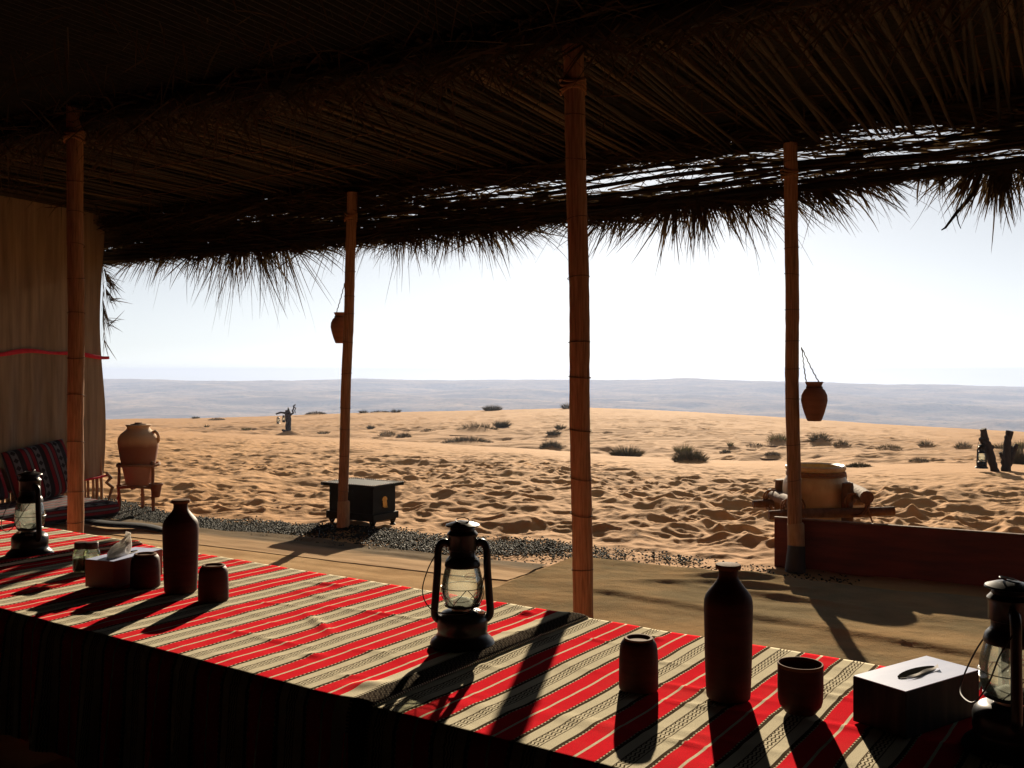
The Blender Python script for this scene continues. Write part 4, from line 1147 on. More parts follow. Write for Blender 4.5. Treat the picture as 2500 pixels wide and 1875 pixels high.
def m_box_top():
    t = NT('pale printed box top'); v = t.coord()
    f = t.noise(v, 9, 4, .6, 0, (1, 3, 1))
    t.color(t.ramp(f, [(0.3, (0.48, 0.55, 0.80)), (0.7, (0.60, 0.66, 0.90))])).prm(rough=0.35, spec=0.5)  # blue of the reflected sky put into the base colour
    return t.m
def m_box_side():
    t = NT('dark printed card'); v = t.coord()
    f = t.noise(v, 30, 3, .6, 0, (1, 1, .12))
    t.color(t.ramp(f, [(0.45, (0.006, 0.007, 0.010)), (0.72, (0.05, 0.042, 0.038))])).prm(rough=0.6, spec=0.12)
    return t.m
M['boxtop'], M['boxside'] = m_box_top(), m_box_side()
def tissue_box(name, label, c, rz, L, W, H, side, topm, tissue):
    t = thing(name, label, 'tissue box', c, rz)
    mb = MB(); mb.box((0, 0, H / 2), (L, W, H)); bevel(build('carton', mb, side, t, smooth=False), .002)
    mb = MB(); mb.box((0, 0, H + .0008), (L - .002, W - .002, .0016)); build('top', mb, topm, t, smooth=False)
    # flat dark disc for the slot, its inner shade put into the colour
    mb = MB()
    k = 22
    top = []
    for i in range(k):
        a = 2 * math.pi * i / k
        top.append((0.068 * math.cos(a), 0.019 * math.sin(a) * (1 - .2 * math.cos(a) ** 2) + .004 * math.cos(a), H + 0.0030))
    mb.add(top, [tuple(range(k))]); build('slot', mb, M['slotdark'], t, smooth=False)
    # slot lips curling up
    mb = MB()
    for s in (-1,):
        xs = np.linspace(-.066, .066, 14)
        vs, fs = [], []
        for x in xs:
            yy = s * 0.019 * math.sqrt(max(0.02, 1 - (x / .068) ** 2)) + .004 * x / .068
            vs += [(x, yy, H + .002), (x, yy * 0.75, H + .0035 + .0012 * math.sin((x + .066) * 24))]
        for i in range(len(xs) - 1): fs.append((2 * i, 2 * i + 1, 2 * i + 3, 2 * i + 2))
        mb.add(vs, fs)
    build('slot_lip', mb, M['tissue'], t)
    if tissue:
        rows, cols = 12, 26
        X, Y, Z = np.zeros((rows, cols)), np.zeros((rows, cols)), np.zeros((rows, cols))
        for i in range(rows):
            h = i / (rows - 1)
            for j in range(cols):
                a = 2 * math.pi * j / (cols - 1)
                fold = 1 + 0.35 * math.sin(3 * a + 1.2) * h
                rad_ = (0.048 * (1 - h) + 0.030 * math.sin(h * 3.0)) * fold * (1 - .55 * h)
                X[i, j] = tissue * .02 + rad_ * math.cos(a) + 0.045 * h * h - .01
                Y[i, j] = 0.5 * rad_ * math.sin(a) + 0.012 * math.sin(4 * a) * h
                Z[i, j] = H + .001 + 0.075 * h * (0.72 + .28 * math.cos(a - .4))
        o = grid_mesh('tissue', X, Y, Z, M['tissue'], t)
    else:
        X, Y = np.meshgrid(np.linspace(-.060, .064, 30), np.linspace(0, 1, 6))
        Yy = -.015 + .004 * Y + .005 * X / .06 + .002 * np.sin(X * 90) * Y
        Z = H + .0036 + .004 * Y * (1 - (X / .08) ** 2) + .006 * np.clip((X - .045) / .018, 0, 1) * Y
        grid_mesh('tissue', X, Yy, Z, M['tissue'], t)
    return t
tissue_box('tissue_box', 'pale topped tissue box at the right, dark sides, slot nearly closed', (0.848, 2.060, LZ), R(33.8), 0.256, 0.124, 0.093, M['boxside'], M['boxtop'], 0)
pl0, pl1, pl2 = onz(276, 1446, TABLE_Z), onz(397, 1410, TABLE_Z), onz(208, 1438, TABLE_Z)
dl = (pl1 - pl0); al = math.atan2(dl.y, dl.x)
cen = (pl1 + pl2) / 2
tissue_box('tissue_box', 'red brown tissue box with a white tissue pulled up, at the left', (cen.x, cen.y, LZ + .006), al, 0.243, 0.118, 0.090, M['cardred'], M['boxtop'], -1)

def spice_jar(label, loc, fill):
    t = thing('glass_jar', label, 'jar', loc, 0, 'glass jars with brown lids')
    pr = [(0.0, 0.002), (0.026, 0.0), (0.029, 0.004), (0.029, 0.062), (0.027, 0.071), (0.021, 0.078), (0.020, 0.082)]
    mb = MB(); mb.lathe(pr, 28); build('glass', mb, M['jarglass'], t)
    mb = MB(); mb.lathe([(0.0, 0.004), (0.026, 0.004), (0.0265, 0.045), (0.020, 0.050), (0.0, 0.047)], 24); build('contents', mb, fill, t)
    mb = MB(); mb.lathe([(0.0, 0.080), (0.0225, 0.080), (0.023, 0.084), (0.023, 0.100), (0.021, 0.103), (0.0, 0.104)], 28); build('lid', mb, M['lid'], t)
    return t
spice_jar('small glass jar with a brown lid, paler one touching the red tissue box', tz(onz(224, 1400, TABLE_Z), .010), M['spice'])
spice_jar('small glass jar with a brown lid, the darker one on the left', tz(onz(198, 1400, TABLE_Z), .010), M['darkspice'])

# ------------------------------------------------------------------ cushions
def m_cushion(name, dim=1.0):
    t = NT(name)
    sx = t.add('ShaderNodeSeparateXYZ'); t.l.new(t.coord('UV'), sx.inputs[0])
    u, v = sx.outputs[0], sx.outputs[1]
    fr = t.math('FRACT', t.math('MULTIPLY', u, 1.0))
    red, blk, gry = (0.20, 0.008, 0.014), (0.012, 0.011, 0.013), (0.13, 0.135, 0.14)
    b = t.ramp(fr, [(0, gry), (0.24, blk), (0.30, red), (0.44, blk), (0.48, gry), (0.58, blk), (0.62, red), (0.78, blk), (0.82, blk)], 'CONSTANT')
    zz = t.math('ABSOLUTE', t.math('SUBTRACT', t.math('FRACT', t.math('MULTIPLY', v, 7.0)), .5))
    fig = t.math('LESS_THAN', t.math('ADD', zz, t.math('MULTIPLY', t.math('ABSOLUTE', t.math('SUBTRACT', fr, .12)), 3.2)), 0.36)
    b = t.mix(fig, b, blk)
    w = t.noise(t.coord('UV'), 140, 2)
    b = t.mix(t.math('MULTIPLY', w, .3), b, (.05, .04, .04))
    t.color(b).prm(rough=.9, spec=.1); t.bump(w, .3, .003)
    return t.m
M['cushion'] = m_cushion('woven cushion cover')
def pillow_mesh(name, L, W, T, mat, parent, urep, nx=28, ny=28, flat=False):
    xs = np.linspace(-1, 1, nx); ys = np.linspace(-1, 1, ny)
    A, B = np.meshgrid(xs, ys)
    prof = (np.clip(1 - A ** 4, 0, 1) * np.clip(1 - B ** 4, 0, 1)) ** (0.25 if flat else 0.5)
    pin = 1 if flat else 1 - 0.05 * (A ** 2) * (B ** 2) * 0 + 0
    X, Y = A * L / 2, B * W / 2
    zt = T / 2 * prof
    v = np.concatenate([np.stack([X, Y, zt], -1).reshape(-1, 3), np.stack([X, Y, -zt], -1).reshape(-1, 3)])
    r, c = X.shape; i = np.arange(r * c).reshape(r, c)
    q1 = np.stack([i[:-1, :-1], i[:-1, 1:], i[1:, 1:], i[1:, :-1]], -1).reshape(-1, 4)
    q2 = q1[:, ::-1] + r * c
    q = np.concatenate([q1, q2])
    me = bpy.data.meshes.new(name); me.from_pydata(v.tolist(), [], q.tolist())
    l = me.uv_layers.new(name='UVMap')
    uvp = np.concatenate([np.stack([A * .5 * urep, B * .5 + .5], -1).reshape(-1, 2)] * 2)
    if flat:   # stripes run along the length: repeat over width and thickness
        girth = np.concatenate([(B * W / 2).reshape(-1), (np.sign(B) * (W / 2) + np.sign(B) * (W / 2 - np.abs(B * W / 2)) + np.sign(B) * T).reshape(-1)])
        uvp = np.stack([girth * urep, np.concatenate([A.reshape(-1)] * 2)], -1)
    l.data.foreach_set('uv', uvp[q.ravel()].astype(np.float32).ravel())
    me.polygons.foreach_set('use_smooth', [True] * len(me.polygons)); me.update()
    return new_obj(name, me, mat, parent)
def mattress():
    ang = math.atan2(EN.y, EN.x)
    t = thing('floor_cushion', 'long red striped floor cushion in front of the pale mat wall', 'cushion', UN(WU + .42, 3.87, 0.02), ang)
    L, W, T = 2.75, 0.68, 0.125
    # rounded box, stripes running along it
    nseg = 64; ring = []
    per = []
    k = 0.035
    def rr_pt(s):   # rounded rectangle cross-section, s in 0..1
        corners = [(W / 2 - k, k, -90), (W / 2 - k, T - k, 0), (-W / 2 + k, T - k, 90), (-W / 2 + k, k, 180)]
        pts = []
        for cx, cz, a0 in corners:
            for j in range(7):
                a = R(a0 + 90 * j / 6); pts.append((cx + k * math.cos(a), cz + k * math.sin(a)))
        return pts
    cs = rr_pt(0)
    per = [0.0]
    for a, b in zip(cs, cs[1:] + cs[:1]): per.append(per[-1] + math.hypot(a[0] - b[0], a[1] - b[1]))
    xs = [-L / 2 + L * i / 60 for i in range(61)]
    def end(x):
        e = min(x + L / 2, L / 2 - x)
        return 1.0 if e > .04 else (0.80 + 0.20 * math.sqrt(max(0, 1 - (1 - e / .04) ** 2)))
    n = len(cs)
    X = np.zeros((61, n + 1)); Y = X.copy(); Z = X.copy(); Uu = X.copy(); Vv = X.copy()
    for i, x in enumerate(xs):
        e = end(x)
        for j in range(n + 1):
            cy, cz = cs[j % n]
            X[i, j] = x; Y[i, j] = cy * (1 - (1 - e) * .15); Z[i, j] = T / 2 + (cz - T / 2) * e + .006 * math.sin(x * 5 + cy * 6)
            Uu[i, j] = per[j] / 0.13; Vv[i, j] = x * 1.3
    o = grid_mesh('cushion_body', X, Y, Z, M['cushion'], t, uv=(Uu, Vv))
    mb = MB()
    for sgn in (1, -1):
        i = 60 if sgn > 0 else 0
        pts = [(X[i, j], Y[i, j], Z[i, j]) for j in range(n)]
        cpt = (X[i, 0] + sgn * .012, 0, T / 2)
        mb.add(pts + [cpt], [(j, (j + 1) % n, n) if sgn > 0 else ((j + 1) % n, j, n) for j in range(n)])
    build('end_panel', mb, M['redtrim'], t)
mattress()
def leaning_pillow(label, n, w, h, tilt, off):
    t = thing('pillow', label, 'pillow', UN(WU + off, n, 0.15 + h * .48), 0)
    o = pillow_mesh('pillow_body', w, h, 0.13, M['cushion'], t, 3.0)
    # x along the wall, y up, z facing the room
    m = Matrix((( -EN.x, 0, EU.x, 0), (-EN.y, 0, EU.y, 0), (0, 1, 0, 0), (0, 0, 0, 1)))
    t.matrix_world = Matrix.Translation(t.location) @ m @ Matrix.Rotation(R(tilt), 4, 'X') @ Matrix.Rotation(R(-8), 4, 'Z')
    return t
leaning_pillow('red, black and grey striped pillow leaning on the mat wall behind the left post', 5.00, 0.56, 0.43, -16, 0.15)
leaning_pillow('dark striped pillow at the left edge behind the far lantern', 4.36, 0.60, 0.42, -18, 0.18)

# ------------------------------------------------------------------ chest
def chest():
    c0 = Vector((-1.00, 7.09, 0)); c1 = Vector((-1.385, 7.335, 0))
    ax = (c0 - c1).normalized(); ay = Vector((-ax.y, ax.x, 0))
    L, W = 0.455, 0.285
    cen = c1 + ax * L / 2 + ay * W / 2
    t = thing('wooden_chest', 'small black wooden chest on short turned feet with a brass lock plate, behind the post', 'chest', (cen.x, cen.y, 0.005), math.atan2(ax.y, ax.x))
    mt = M['chestpaint'] = m_noise('black green paint', (0.005, 0.006, 0.005), (0.011, 0.014, 0.010), 12, 0.6, None, .1, .002, 4, 0.12)
    mb = MB(); mb.box((0, 0, 0.178), (L - .03, W - .03, 0.236)); bevel(build('body', mb, mt, t, smooth=False), .003)
    mb = MB(); mb.box((0, 0, 0.076), (L + .006, W + .006, 0.052)); bevel(build('plinth', mb, mt, t, smooth=False), .005)
    mb = MB(); mb.box((0, 0, 0.304), (L + .06, W + .06, 0.022)); lid = bevel(build('lid', mb, mt, t, smooth=False), .003)
    mb = MB()
    for i in range(26):
        for j in range(17):
            if 1 < i < 24 and 1 < j < 15: continue
            x = -(L + .05) / 2 + (L + .05) * i / 25; y = -(W + .05) / 2 + (W + .05) * j / 16
            mb.lathe([(0.0068, 0.0), (0.005, 0.0035), (0.0, 0.005)], 6, (x, y, 0.315))
    tag(build('stud', mb, M['silver'], lid), kind='stuff')
    for sx in (-1, 1):
        for sy in (-1, 1):
            mb = MB(); mb.lathe([(0.0, 0.0), (0.022, 0.0), (0.023, 0.008), (0.014, 0.016), (0.020, 0.032), (0.026, 0.044), (0.026, 0.051), (0, .051)], 14, (sx * (L / 2 - .03), sy * (W / 2 - .03), -0.002))
            build('foot', mb, mt, t)
    # lock plate on the right-hand end
    x = (L - .03) / 2 + .001
    mb = MB()
    out = [(-.024, .0), (.024, .0), (.026, .006), (.020, .010), (.020, .014), (.026, .018), (.030, .024), (.026, .036), (.014, .046), (0, .048), (-.014, .046), (-.026, .036), (-.030, .024), (-.026, .018), (-.020, .014), (-.020, .010), (-.026, .006)]
    vs = [(x, a, .175 + b) for a, b in out] + [(x + .004, a * .96, .175 + b) for a, b in out]
    n = len(out)
    mb.add(vs, [tuple(range(n, 2 * n))] + [(i, (i + 1) % n, n + (i + 1) % n, n + i) for i in range(n)])
    lk = build('lock_plate', mb, M['brass'], t, smooth=False)
    mb = MB(); mb.box((x + .003, 0, .160), (.008, .044, .030)); mb.tube([(x + .008, -.022, .150), (x + .014, -.018, .143), (x + .014, .018, .143), (x + .008, .022, .150)], .0022, 6)
    build('hasp', mb, M['brass'], lk)
    return t
chest()

# ------------------------------------------------------------------ jar on its stick stand
def m_banded():
    t = NT('banded clay jar'); v = t.coord()
    s = t.add('ShaderNodeSeparateXYZ'); t.l.new(v, s.inputs[0])
    z = t.math('ADD', s.outputs[2], t.math('MULTIPLY', t.math('SUBTRACT', t.noise(v, 6, 3), .5), .06))
    b = t.ramp(z, [(0.0, (0.40, 0.21, 0.13)), (0.16, (0.40, 0.20, 0.12)), (0.19, (0.20, 0.078, 0.038)), (0.31, (0.23, 0.095, 0.046)), (0.36, (0.55, 0.36, 0.20)), (0.43, (0.66, 0.49, 0.30)), (0.5, (0.60, 0.42, 0.25))])
    g = t.noise(v, 20, 4)
    t.color(t.mix(t.math('MULTIPLY', g, .4), b, (0.22, 0.10, 0.05))).prm(rough=.8, spec=.25); t.bump(t.noise(v, 12, 3, .5, 0, (1, 1, 9)), .25, .004)
    return t.m
M['banded'] = m_banded()
js = P(338, 1248, 8.02)
gz = dune1(js.x, js.y)
stand = thing('jar_stand', 'three legged stick stand with two rails on the dark chips at the left', 'stand', (js.x, js.y, 0.0))
px_ = 8.02 / F
def st(x, y): return ((x - 338) * px_, 0, CAMZ - (y - HOR) * px_)
legs = [((-0.135, -0.06), 0.405), ((-0.02, 0.14), 0.405), ((0.135, -0.05), 0.415)]
for (lx, ly), lh in legs:
    mb = MB(); mb.tube([(lx * 1.04, ly * 1.04, -0.06), (lx + .004, ly, .10), (lx - .003, ly, .2), (lx + .002, ly, .3), (lx, ly, lh)], [.013, .015, .012, .013, .012], 8)
    mb.lathe([(.0, -.012), (.019, -.006), (.019, .008), (0, .012)], 8, (lx, ly, .12))
    build('leg', mb, M['stick'], stand)
for z, rr_ in ((0.385, .162), (0.212, .150)):
    mb = MB(); mb.tube([(rr_ * math.cos(a), rr_ * .95 * math.sin(a), z + .006 * math.sin(3 * a)) for a in np.linspace(0, 6.283, 25)], 0.012, 7, False)
    for (lx, ly), lh in legs:
        for k in range(3):
            mb.tube([(lx + .017 * math.cos(a), ly + .017 * math.sin(a), z - .012 + .011 * k) for a in np.linspace(0, 6.28, 9)], .0055, 5, False)
    build('rail', mb, M['stick'], stand)
mb = MB(); mb.tube([(-.15, 0, .205), (.15, 0, .205)], .011, 6); mb.tube([(0, -.14, .205), (0, .14, .205)], .011, 6); build('rail', mb, M['stick'], stand)
jar = thing('water_jar', 'tall pale shouldered clay jar with one handle, held in the stick stand', 'jar', (js.x, js.y, 0.218))
h = 0.488
pr = [(0.0, 0.0), (0.085, 0.0), (0.098, 0.012), (0.120, 0.12), (0.142, 0.22), (0.156, 0.31), (0.161, 0.355), (0.157, 0.385), (0.140, 0.415), (0.115, 0.436), (0.096, 0.450), (0.088, 0.465), (0.088, 0.474), (0.098, 0.484), (0.100, 0.490), (0.092, 0.494), (0.0, 0.490)]
mb = MB(); mb.lathe(pr, 44, wob=.006); build('body', mb, M['banded'], jar)
mb = MB(); mb.tube([(.118, 0, .428), (.142, -.01, .436), (.160, -.015, .420), (.168, -.012, .395), (.164, 0, .365), (.152, 0, .350)], [.014, .014, .013, .012, .013, .015], 10); build('handle', mb, M['banded'], jar)
mb = MB(); mb.lathe([(0, .490), (.060, .491), (.062, .497), (.03, .502), (.028, .509), (0, .511)], 28); build('lid', mb, M['clayrim'], jar)
cup = thing('hanging_cup', 'small tapered clay cup hanging on the jar stand', 'cup', (js.x + .165, js.y - .06, 0.125))
mb = MB(); mb.lathe([(0, 0), (.026, 0), (.031, .01), (.046, .092), (.056, .10), (.057, .112), (.050, .114), (.046, .105), (.030, .02), (0, .018)], 24); build('body', mb, M['terra'], cup)
mb = MB(); mb.tube([(-.045, .01, .105), (-.03, .01, .13), (-.02, .02, .10)], .005, 6); build('hook', mb, M['rope'], cup)

# ------------------------------------------------------------------ hanging pots
def hang_pot(label, c, top, sc=1.0):
    t = thing('hanging_pot', label, 'pot', c, 0, 'clay pots hung from the posts')
    pr = [(0, 0), (.036, 0), (.040, .004), (.054, .04), (.067, .085), (.0735, .118), (.071, .148), (.058, .176), (.043, .190), (.041, .200), (.046, .214), (.052, .222), (.049, .224), (.040, .212), (.037, .2), (0.03, .15), (0, .14)]
    mb = MB(); mb.lathe([(a * sc, b * sc) for a, b in pr], 32); build('body', mb, M['terra'], t)
    mb = MB(); mb.tube([(.0435 * sc * math.cos(a), .0435 * sc * math.sin(a), .193 * sc) for a in np.linspace(0, 6.283, 17)], .0045, 6, False)
    top = Vector(top) - Vector(c)
    for s in (-1, 1):
        b = Vector((s * .042 * sc, 0, .195 * sc)); mid = b.lerp(top, .5) + Vector((0, 0, -.006))
        n = 26; pts = [b.lerp(top, i / n) + Vector((.0022 * math.sin(i * 1.7), .002 * math.cos(i * 1.7), -.01 * math.sin(math.pi * i / n))) for i in range(n + 1)]
        mb.tube(pts, .0032, 5)
    build('rope', mb, M['tie'], t)
    return t
c4 = P(1988, 1028, 5.60); hang_pot('terracotta pot hung by a cord on the right of the right-hand post', c4, P(1957, 848, 5.60), 1.0)
c2 = P(832, 838, 7.16); hang_pot('terracotta pot hung half behind the thin post over the chest', c2, P(842, 690, 7.10), 1.0)

# ------------------------------------------------------------------ big pale jar in its log frame
J = P(1991, 1300, 6.25); J.z = 0.0
def m_pale():
    t = NT('cream glazed clay'); v = t.coord()
    f = t.noise(v, 9, 4, .6, 0, (1, 1, .5))
    t.color(t.ramp(f, [(0.35, (0.42, 0.28, 0.12)), (0.7, (0.62, 0.47, 0.24))])).prm(rough=.45, spec=.4); t.bump(f, .15, .003)
    return t.m
M['pale'] = m_pale()
bj = thing('storage_jar', 'large cream storage jar set in a log frame behind the red board', 'jar', (J.x, J.y, -0.005))
mb = MB(); mb.lathe([(0, 0), (.13, 0), (.145, .01), (.155, .10), (.165, .16), (.185, .24), (.199, .33), (.203, .40), (.198, .45), (.180, .485), (.165, .495), (.165, .515), (.178, .522), (.186, .535), (.184, .550), (.172, .557), (.155, .550), (.15, .49), (0, .48)], 48)
build('body', mb, M['pale'], bj)
mb = MB()
for k in range(2): mb.tube([(.176 * math.cos(a), .176 * math.sin(a), .497 + .014 * k) for a in np.linspace(0, 6.283, 33)], .009, 6, False)
build('rope', mb, M['rope'], bj)
fr = thing('log_frame', 'rough frame of lashed logs around the cream storage jar', 'frame', (J.x, J.y, 0.0))
jp = 6.0 / F
STK = [(-.185, -.14, .47), (.135, -.20, .46), (.215, .16, .49), (-.17, .18, .44)]
for x, y, hh in STK:
    mb = MB(); r0 = rng.uniform(.034, .042)
    mb.tube([(x, y, -.08), (x + .004, y, .12), (x - .004, y, .3), (x + .002, y, hh - .02), (x, y, hh)], [r0, r0 * 1.03, r0, r0 * .98, r0 * .9], 12); build('stake', mb, M['log'], fr)
for (a, b, r0) in (((-.36, -.245, .268), (.40, -.255, .296), .029), ((-.34, .235, .27), (.38, .225, .29), .027), ((-.235, -.38, .350), (-.20, .32, .33), .035), ((.19, -.38, .392), (.30, .33, .38), .043)):
    mb = MB(); a, b = Vector(a), Vector(b)
    mb.tube([a, a.lerp(b, .3) + Vector((0, 0, .004)), a.lerp(b, .7) - Vector((0, 0, .004)), b], [r0 * .95, r0, r0 * 1.03, r0 * .92], 12); build('rail', mb, M['log'], fr)
for (x, y, z) in ((-.21, -.23, .30), (.18, -.24, .335), (.26, .2, .33), (-.2, .22, .30)):
    mb = MB()
    for k in range(4):
        tl = 0.6 if k % 2 else -0.6
        mb.tube([(x + .062 * math.cos(a) + .008 * k - .012, y + .05 * math.sin(a), z + .07 * math.sin(a + .4) * (1 if k % 2 else -1)) for a in np.linspace(0, 6.283, 15)], .0055, 5, False)
    if y < 0: mb.tube([(x + .05, y - .05, z - .03), (x + .07, y - .06, z - .1), (x + .085, y - .06, z - .16), (x + .11, y - .06, z - .20)], [.006, .005, .004, .003], 5); mb.tube([(x + .085, y - .06, z - .16), (x + .088, y - .06, z - .205)], .003, 5)
    build('lashing', mb, M['rope'], fr)

# ------------------------------------------------------------------ charred stumps with lanterns
def limb(mb, pts, rad):
    q = []; rr2 = []
    for i in range(len(pts) - 1):
        for k in range(4):
            t = k / 4; q.append(Vector(pts[i]).lerp(Vector(pts[i + 1]), t) + Vector((rng.uniform(-1, 1), rng.uniform(-1, 1), 0)) * rad[i] * .12); rr2.append((rad[i] * (1 - t) + rad[i + 1] * t) * rng.uniform(.9, 1.12))
    q.append(Vector(pts[-1])); rr2.append(rad[-1])
    mb.tube(q, rr2, 10)
sr = ground_hit(2455, 1150)
kR = sr.y / F
def stp(x, y, dy=0.0): return ((x - 2455) * kR, dy, (1150 - y) * kR)
stump = thing('charred_stump', 'pair of charred forked trunks standing in the sand at the right edge', 'dead wood', sr)
c = 140 / 1548
def zq(x, y, dy=0.0): return stp(2360 + x * c, 1020 + y * c, dy)
mb = MB(); limb(mb, [zq(770, 1520), zq(690, 1200), zq(580, 850), zq(500, 600), zq(440, 300)], [.055, .050, .058, .048, .042]); limb(mb, [zq(560, 720), zq(440, 650, -.03), zq(345, 570, -.04), zq(330, 530, -.04)], [.05, .045, .03, .012]); limb(mb, [zq(590, 800), zq(690, 790), zq(700, 760)], [.05, .035, .02]); build('trunk', mb, M['charred'], stump)
mb = MB(); limb(mb, [zq(1050, 1540), zq(1060, 1200), zq(1080, 900), zq(1120, 600), zq(1165, 360)], [.072, .058, .048, .046, .048]); build('trunk', mb, M['charred'], stump)
mb = MB(); limb(mb, [zq(1080, 1350), zq(1190, 1150, .04), zq(1260, 1000, .04), zq(1330, 880, .04), zq(1400, 720, .04)], [.05, .05, .04, .03, .024]); build('branch', mb, M['charred'], stump)
mb = MB(); limb(mb, [zq(1040, 1250), zq(960, 1100, -.03), zq(870, 930, -.03)], [.035, .026, .02]); build('branch', mb, M['charred'], stump)
mb = MB(); limb(mb, [zq(1220, 1000, .05), zq(1270, 860, .05), zq(1265, 770, .05)], [.03, .022, .012]); build('branch', mb, M['charred'], stump)
lp = Vector(sr) + Vector(zq(345, 1350, -.06))
lantern('black oil lantern hanging on the charred trunks at the right edge', lp, R(15), (640 * c * kR) / 0.324, 'oil lanterns on the charred stumps', 'up', True, False)

sl = ground_hit(708, 1062)
kL = sl.y / F; c2_ = 160 / 1659
def zl(x, y, dy=0.0): return ((640 + x * c2_ - 708) * kL, dy, (1062 - (940 + y * c2_)) * kL)
print('stumps', sr, sl)
stL = thing('charred_stump', 'charred dead trunk with raised twisted arms far out on the sand', 'dead wood', sl)
u_ = kL * c2_
mb = MB(); limb(mb, [zl(660, 1300), zl(665, 1050), zl(660, 850), zl(650, 720), zl(630, 640)], [72 * u_, 66 * u_, 72 * u_, 75 * u_, 50 * u_]); build('trunk', mb, M['charred'], stL)
mb = MB(); limb(mb, [zl(650, 740), zl(560, 710), zl(470, 700), zl(350, 740)], [45 * u_, 26 * u_, 24 * u_, 20 * u_]); build('branch', mb, M['charred'], stL)
mb = MB(); limb(mb, [zl(700, 770), zl(760, 730), zl(790, 710), zl(770, 660), zl(800, 590), zl(790, 540), zl(845, 500)], [36 * u_, 22 * u_, 18 * u_, 20 * u_, 16 * u_, 16 * u_, 14 * u_]); limb(mb, [zl(800, 550), zl(850, 590), zl(825, 650), zl(840, 720)], [12 * u_] * 4); build('branch', mb, M['charred'], stL)
mb = MB(); limb(mb, [zl(640, 700), zl(670, 640), zl(655, 575)], [40 * u_, 28 * u_, 8 * u_]); build('branch', mb, M['charred'], stL)
mb = MB(); limb(mb, [zl(630, 1220), zl(560, 1170), zl(510, 1140)], [50 * u_, 42 * u_, 26 * u_]); build('branch', mb, M['charred'], stL)
sc_l = (180 * u_) / 0.324
lantern('tiny hanging oil lantern on the outer arm of the far stump', Vector(sl) + Vector(zl(408, 985)), R(0), sc_l, 'oil lanterns on the charred stumps', 'up', True, False)
lantern('tiny hanging oil lantern close against the trunk of the far stump', Vector(sl) + Vector(zl(560, 945, -.12)), R(20), sc_l, 'oil lanterns on the charred stumps', 'up', True, False)

# ------------------------------------------------------------------ desert tufts
TUFTS = [  # x, y, width px, height px, kind, mound, label
    (1530, 1117, 78, 34, 'd', 0, 'dark dome shaped shrub just beyond the crest, right of the middle post'),
    (1685, 1128, 92, 34, 'd', 1, 'dark shrub mound capped by yellow grass beyond the crest'),
    (1668, 1108, 40, 28, 'g', 0, 'yellow green grass clump on top of the dark shrub mound'),
    (1345, 1098, 58, 24, 'd', 1, 'grey low shrub left of the middle post'),
    (1352, 1064, 36, 15, 'd', 0, 'small dark shrub beside the middle post, lower of two'),
    (1368, 1050, 26, 17, 'n', 0, 'small brown grass tuft beside the middle post, upper of two'),
    (1900, 1082, 60, 24, 'g', 1, 'yellow green grass left of the right-hand post'),
    (1845, 1090, 55, 10, 'n', 1, 'low thin grass on a bank left of the right-hand post'),
    (2003, 1083, 56, 30, 'n', 1, 'brown grass tuft just right of the right-hand post'),
    (2056, 1092, 46, 20, 'n', 1, 'small brown tuft under the hanging pot'),
    (2170, 1098, 70, 16, 'n', 1, 'low wide brown tuft on a sand bump'),
    (2262, 1092, 40, 19, 'n', 1, 'upright brown tuft between the cream jar and the charred trunks'),
    (2352, 1096, 44, 20, 'n', 1, 'dark brown tuft just left of the charred trunks'),
    (2445, 1098, 44, 18, 'n', 0, 'reddish tuft seen between the charred trunks'),
    (2496, 1135, 66, 62, 'd', 0, 'big dark shrub cut by the right edge of the photo'),
    (2494, 1098, 36, 26, 'g', 0, 'yellow green grass above the big dark shrub at the right edge'),
    (2245, 1128, 60, 12, 'd', 1, 'flat dark scrub on a bump right of the cream jar'),
    (2098, 1140, 76, 14, 'd', 1, 'low dark twiggy scrub right behind the cream jar'),
    (1886, 1112, 42, 12, 'd', 1, 'small dark scrub left of the right-hand post'),
    (1772, 1106, 36, 10, 'd', 1, 'tiny dark scrub patch midway between the two right-hand posts'),
    (1784, 1092, 12, 15, 'g', 0, 'thin yellow green sprig midway between the two right-hand posts'),
    (1202, 1003, 44, 18, 'd', 0, 'round dark bush alone on the skyline'),
    (1388, 997, 34, 20, 'n', 0, 'pale brown tuft on the skyline beside the middle post'),
    (888, 1010, 22, 11, 'n', 0, 'little tuft on the skyline right of the thin post'),
    (967, 1005, 24, 12, 'n', 0, 'little spiky tuft on the skyline at the end of a bank'),
    (930, 1008, 66, 6, 'd', 1, 'long low bank of scrub on the skyline'),
    (772, 1014, 62, 9, 'd', 1, 'low dark bank on the skyline left of the thin post'),
    (1165, 1052, 120, 22, 'n', 1, 'broad sandy hummock with sparse brown grass'),
    (1225, 1046, 36, 24, 'd', 0, 'dark clump at the right end of the broad hummock'),
    (1140, 1083, 150, 18, 'd', 1, 'long dark scrub bank just beyond the near crest'),
    (945, 1064, 50, 14, 'n', 1, 'brown tuft right of the thin post, left of a pair'),
    (986, 1069, 44, 13, 'd', 1, 'brown tuft right of the thin post, right of a pair'),
    (1045, 1053, 46, 7, 'n', 1, 'flat thin tuft halfway to the broad hummock'),
    (905, 1049, 16, 11, 'd', 0, 'small dark tuft on the slope right of the thin post'),
    (790, 1062, 34, 12, 'n', 0, 'brown grass just left of the thin post'),
    (602, 1053, 26, 9, 'g', 0, 'little green tuft left of the far stump'),
    (478, 1024, 18, 8, 'd', 0, 'tiny dark tuft on the far left slope'),
    (530, 1026, 50, 7, 'd', 1, 'low dark bank on the far left slope'),
    (505, 1046, 8, 10, 'g', 0, 'single thin green sprig on the far left slope'),
]
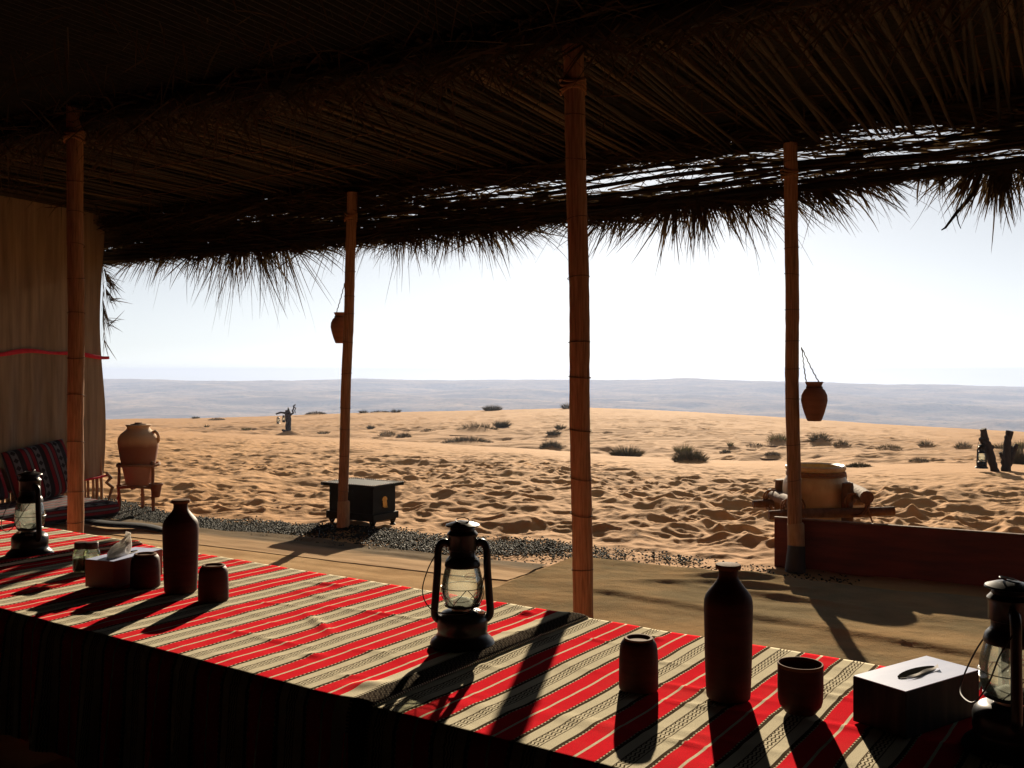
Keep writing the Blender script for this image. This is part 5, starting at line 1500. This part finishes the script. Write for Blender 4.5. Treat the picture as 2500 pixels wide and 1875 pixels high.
def tuft(x, y, w, h, kind, mound, label):
    ys = float(np.interp(x, AS_, Y2_))
    if y < ys + 5:      # stands on the crest itself
        d = float(np.interp(x, A_, D2_)) - 0.6
        X = (x - 1250) / F * d; g = Vector((X, d, dune1(X, d)))
    else:
        g = ground_hit(x, y - (3 if not mound else 0))
    k = g.y / F; h *= 1.15
    W, H = w * k, h * k
    t = thing('grass_tuft', label, 'grass tuft', (g.x, g.y, g.z - 0.02), 0, 'grass tufts on the dunes')
    mb = MB()
    cnt = int(min(420, max(40, 60 + w * h * 0.16))) if kind != 'd' else int(min(900, 110 + w * h * .32))
    bw = max(0.010, 1.1 * k)
    for i in range(cnt):
        a, q = rng.uniform(0, 6.283), math.sqrt(rng.random())
        bx, by = math.cos(a) * q * W * .40, math.sin(a) * q * min(W, 1.6) * .35
        zb = (0.36 if mound else .02) * H * (1 - q * q) * (1 if mound else 0)
        lean = (0.15 + .6 * q) if kind != 'd' else (0.10 + .75 * q)
        d = Vector((math.cos(a) * lean + rng.uniform(-.3, .3), math.sin(a) * lean + rng.uniform(-.3, .3), 1))
        ln = H * rng.uniform(.6, 1.08) * (1 - .40 * q * q) * (0.78 if mound else 1) / max(.75, d.normalized().z + .15)
        mb.blade((bx, by, zb), d, ln, bw * rng.uniform(.7, 1.4), rng.uniform(.1, .9), 3)
    build('blades', mb, {'d': M['grassdark'], 'g': M['grassgreen'], 'n': M['grass']}[kind], t, smooth=False)
    if mound:
        n = 14; A, B = np.meshgrid(np.linspace(0, 1, 8), np.linspace(0, 2 * math.pi, 29))
        X = A * np.cos(B) * W * .80; Y = A * np.sin(B) * min(W * .8, 2.2) - 0.25 * W * A
        Z = H * .42 * np.exp(-(A * 1.9) ** 2) * (1 + .3 * fbm(X / W * 4 + x, Y / W * 4, 3, 2)) - .05 * A
        grid_mesh('mound', X, Y, Z, M['sand'], t)
    return t
for q in TUFTS: tuft(*q)
# dark patch of sand swept up round the far stump
mb = MB(); mb.lathe([(1.1, -.1), (.8, .02), (.45, .14), (.15, .24), (0, .27)], 24, (0, 0, 0), .1); o = build('sand_heap', mb, M['sand'], stL)

print('verts', sum(len(o.data.vertices) for o in scene.objects if o.type == 'MESH'), 'objs', len(scene.objects))
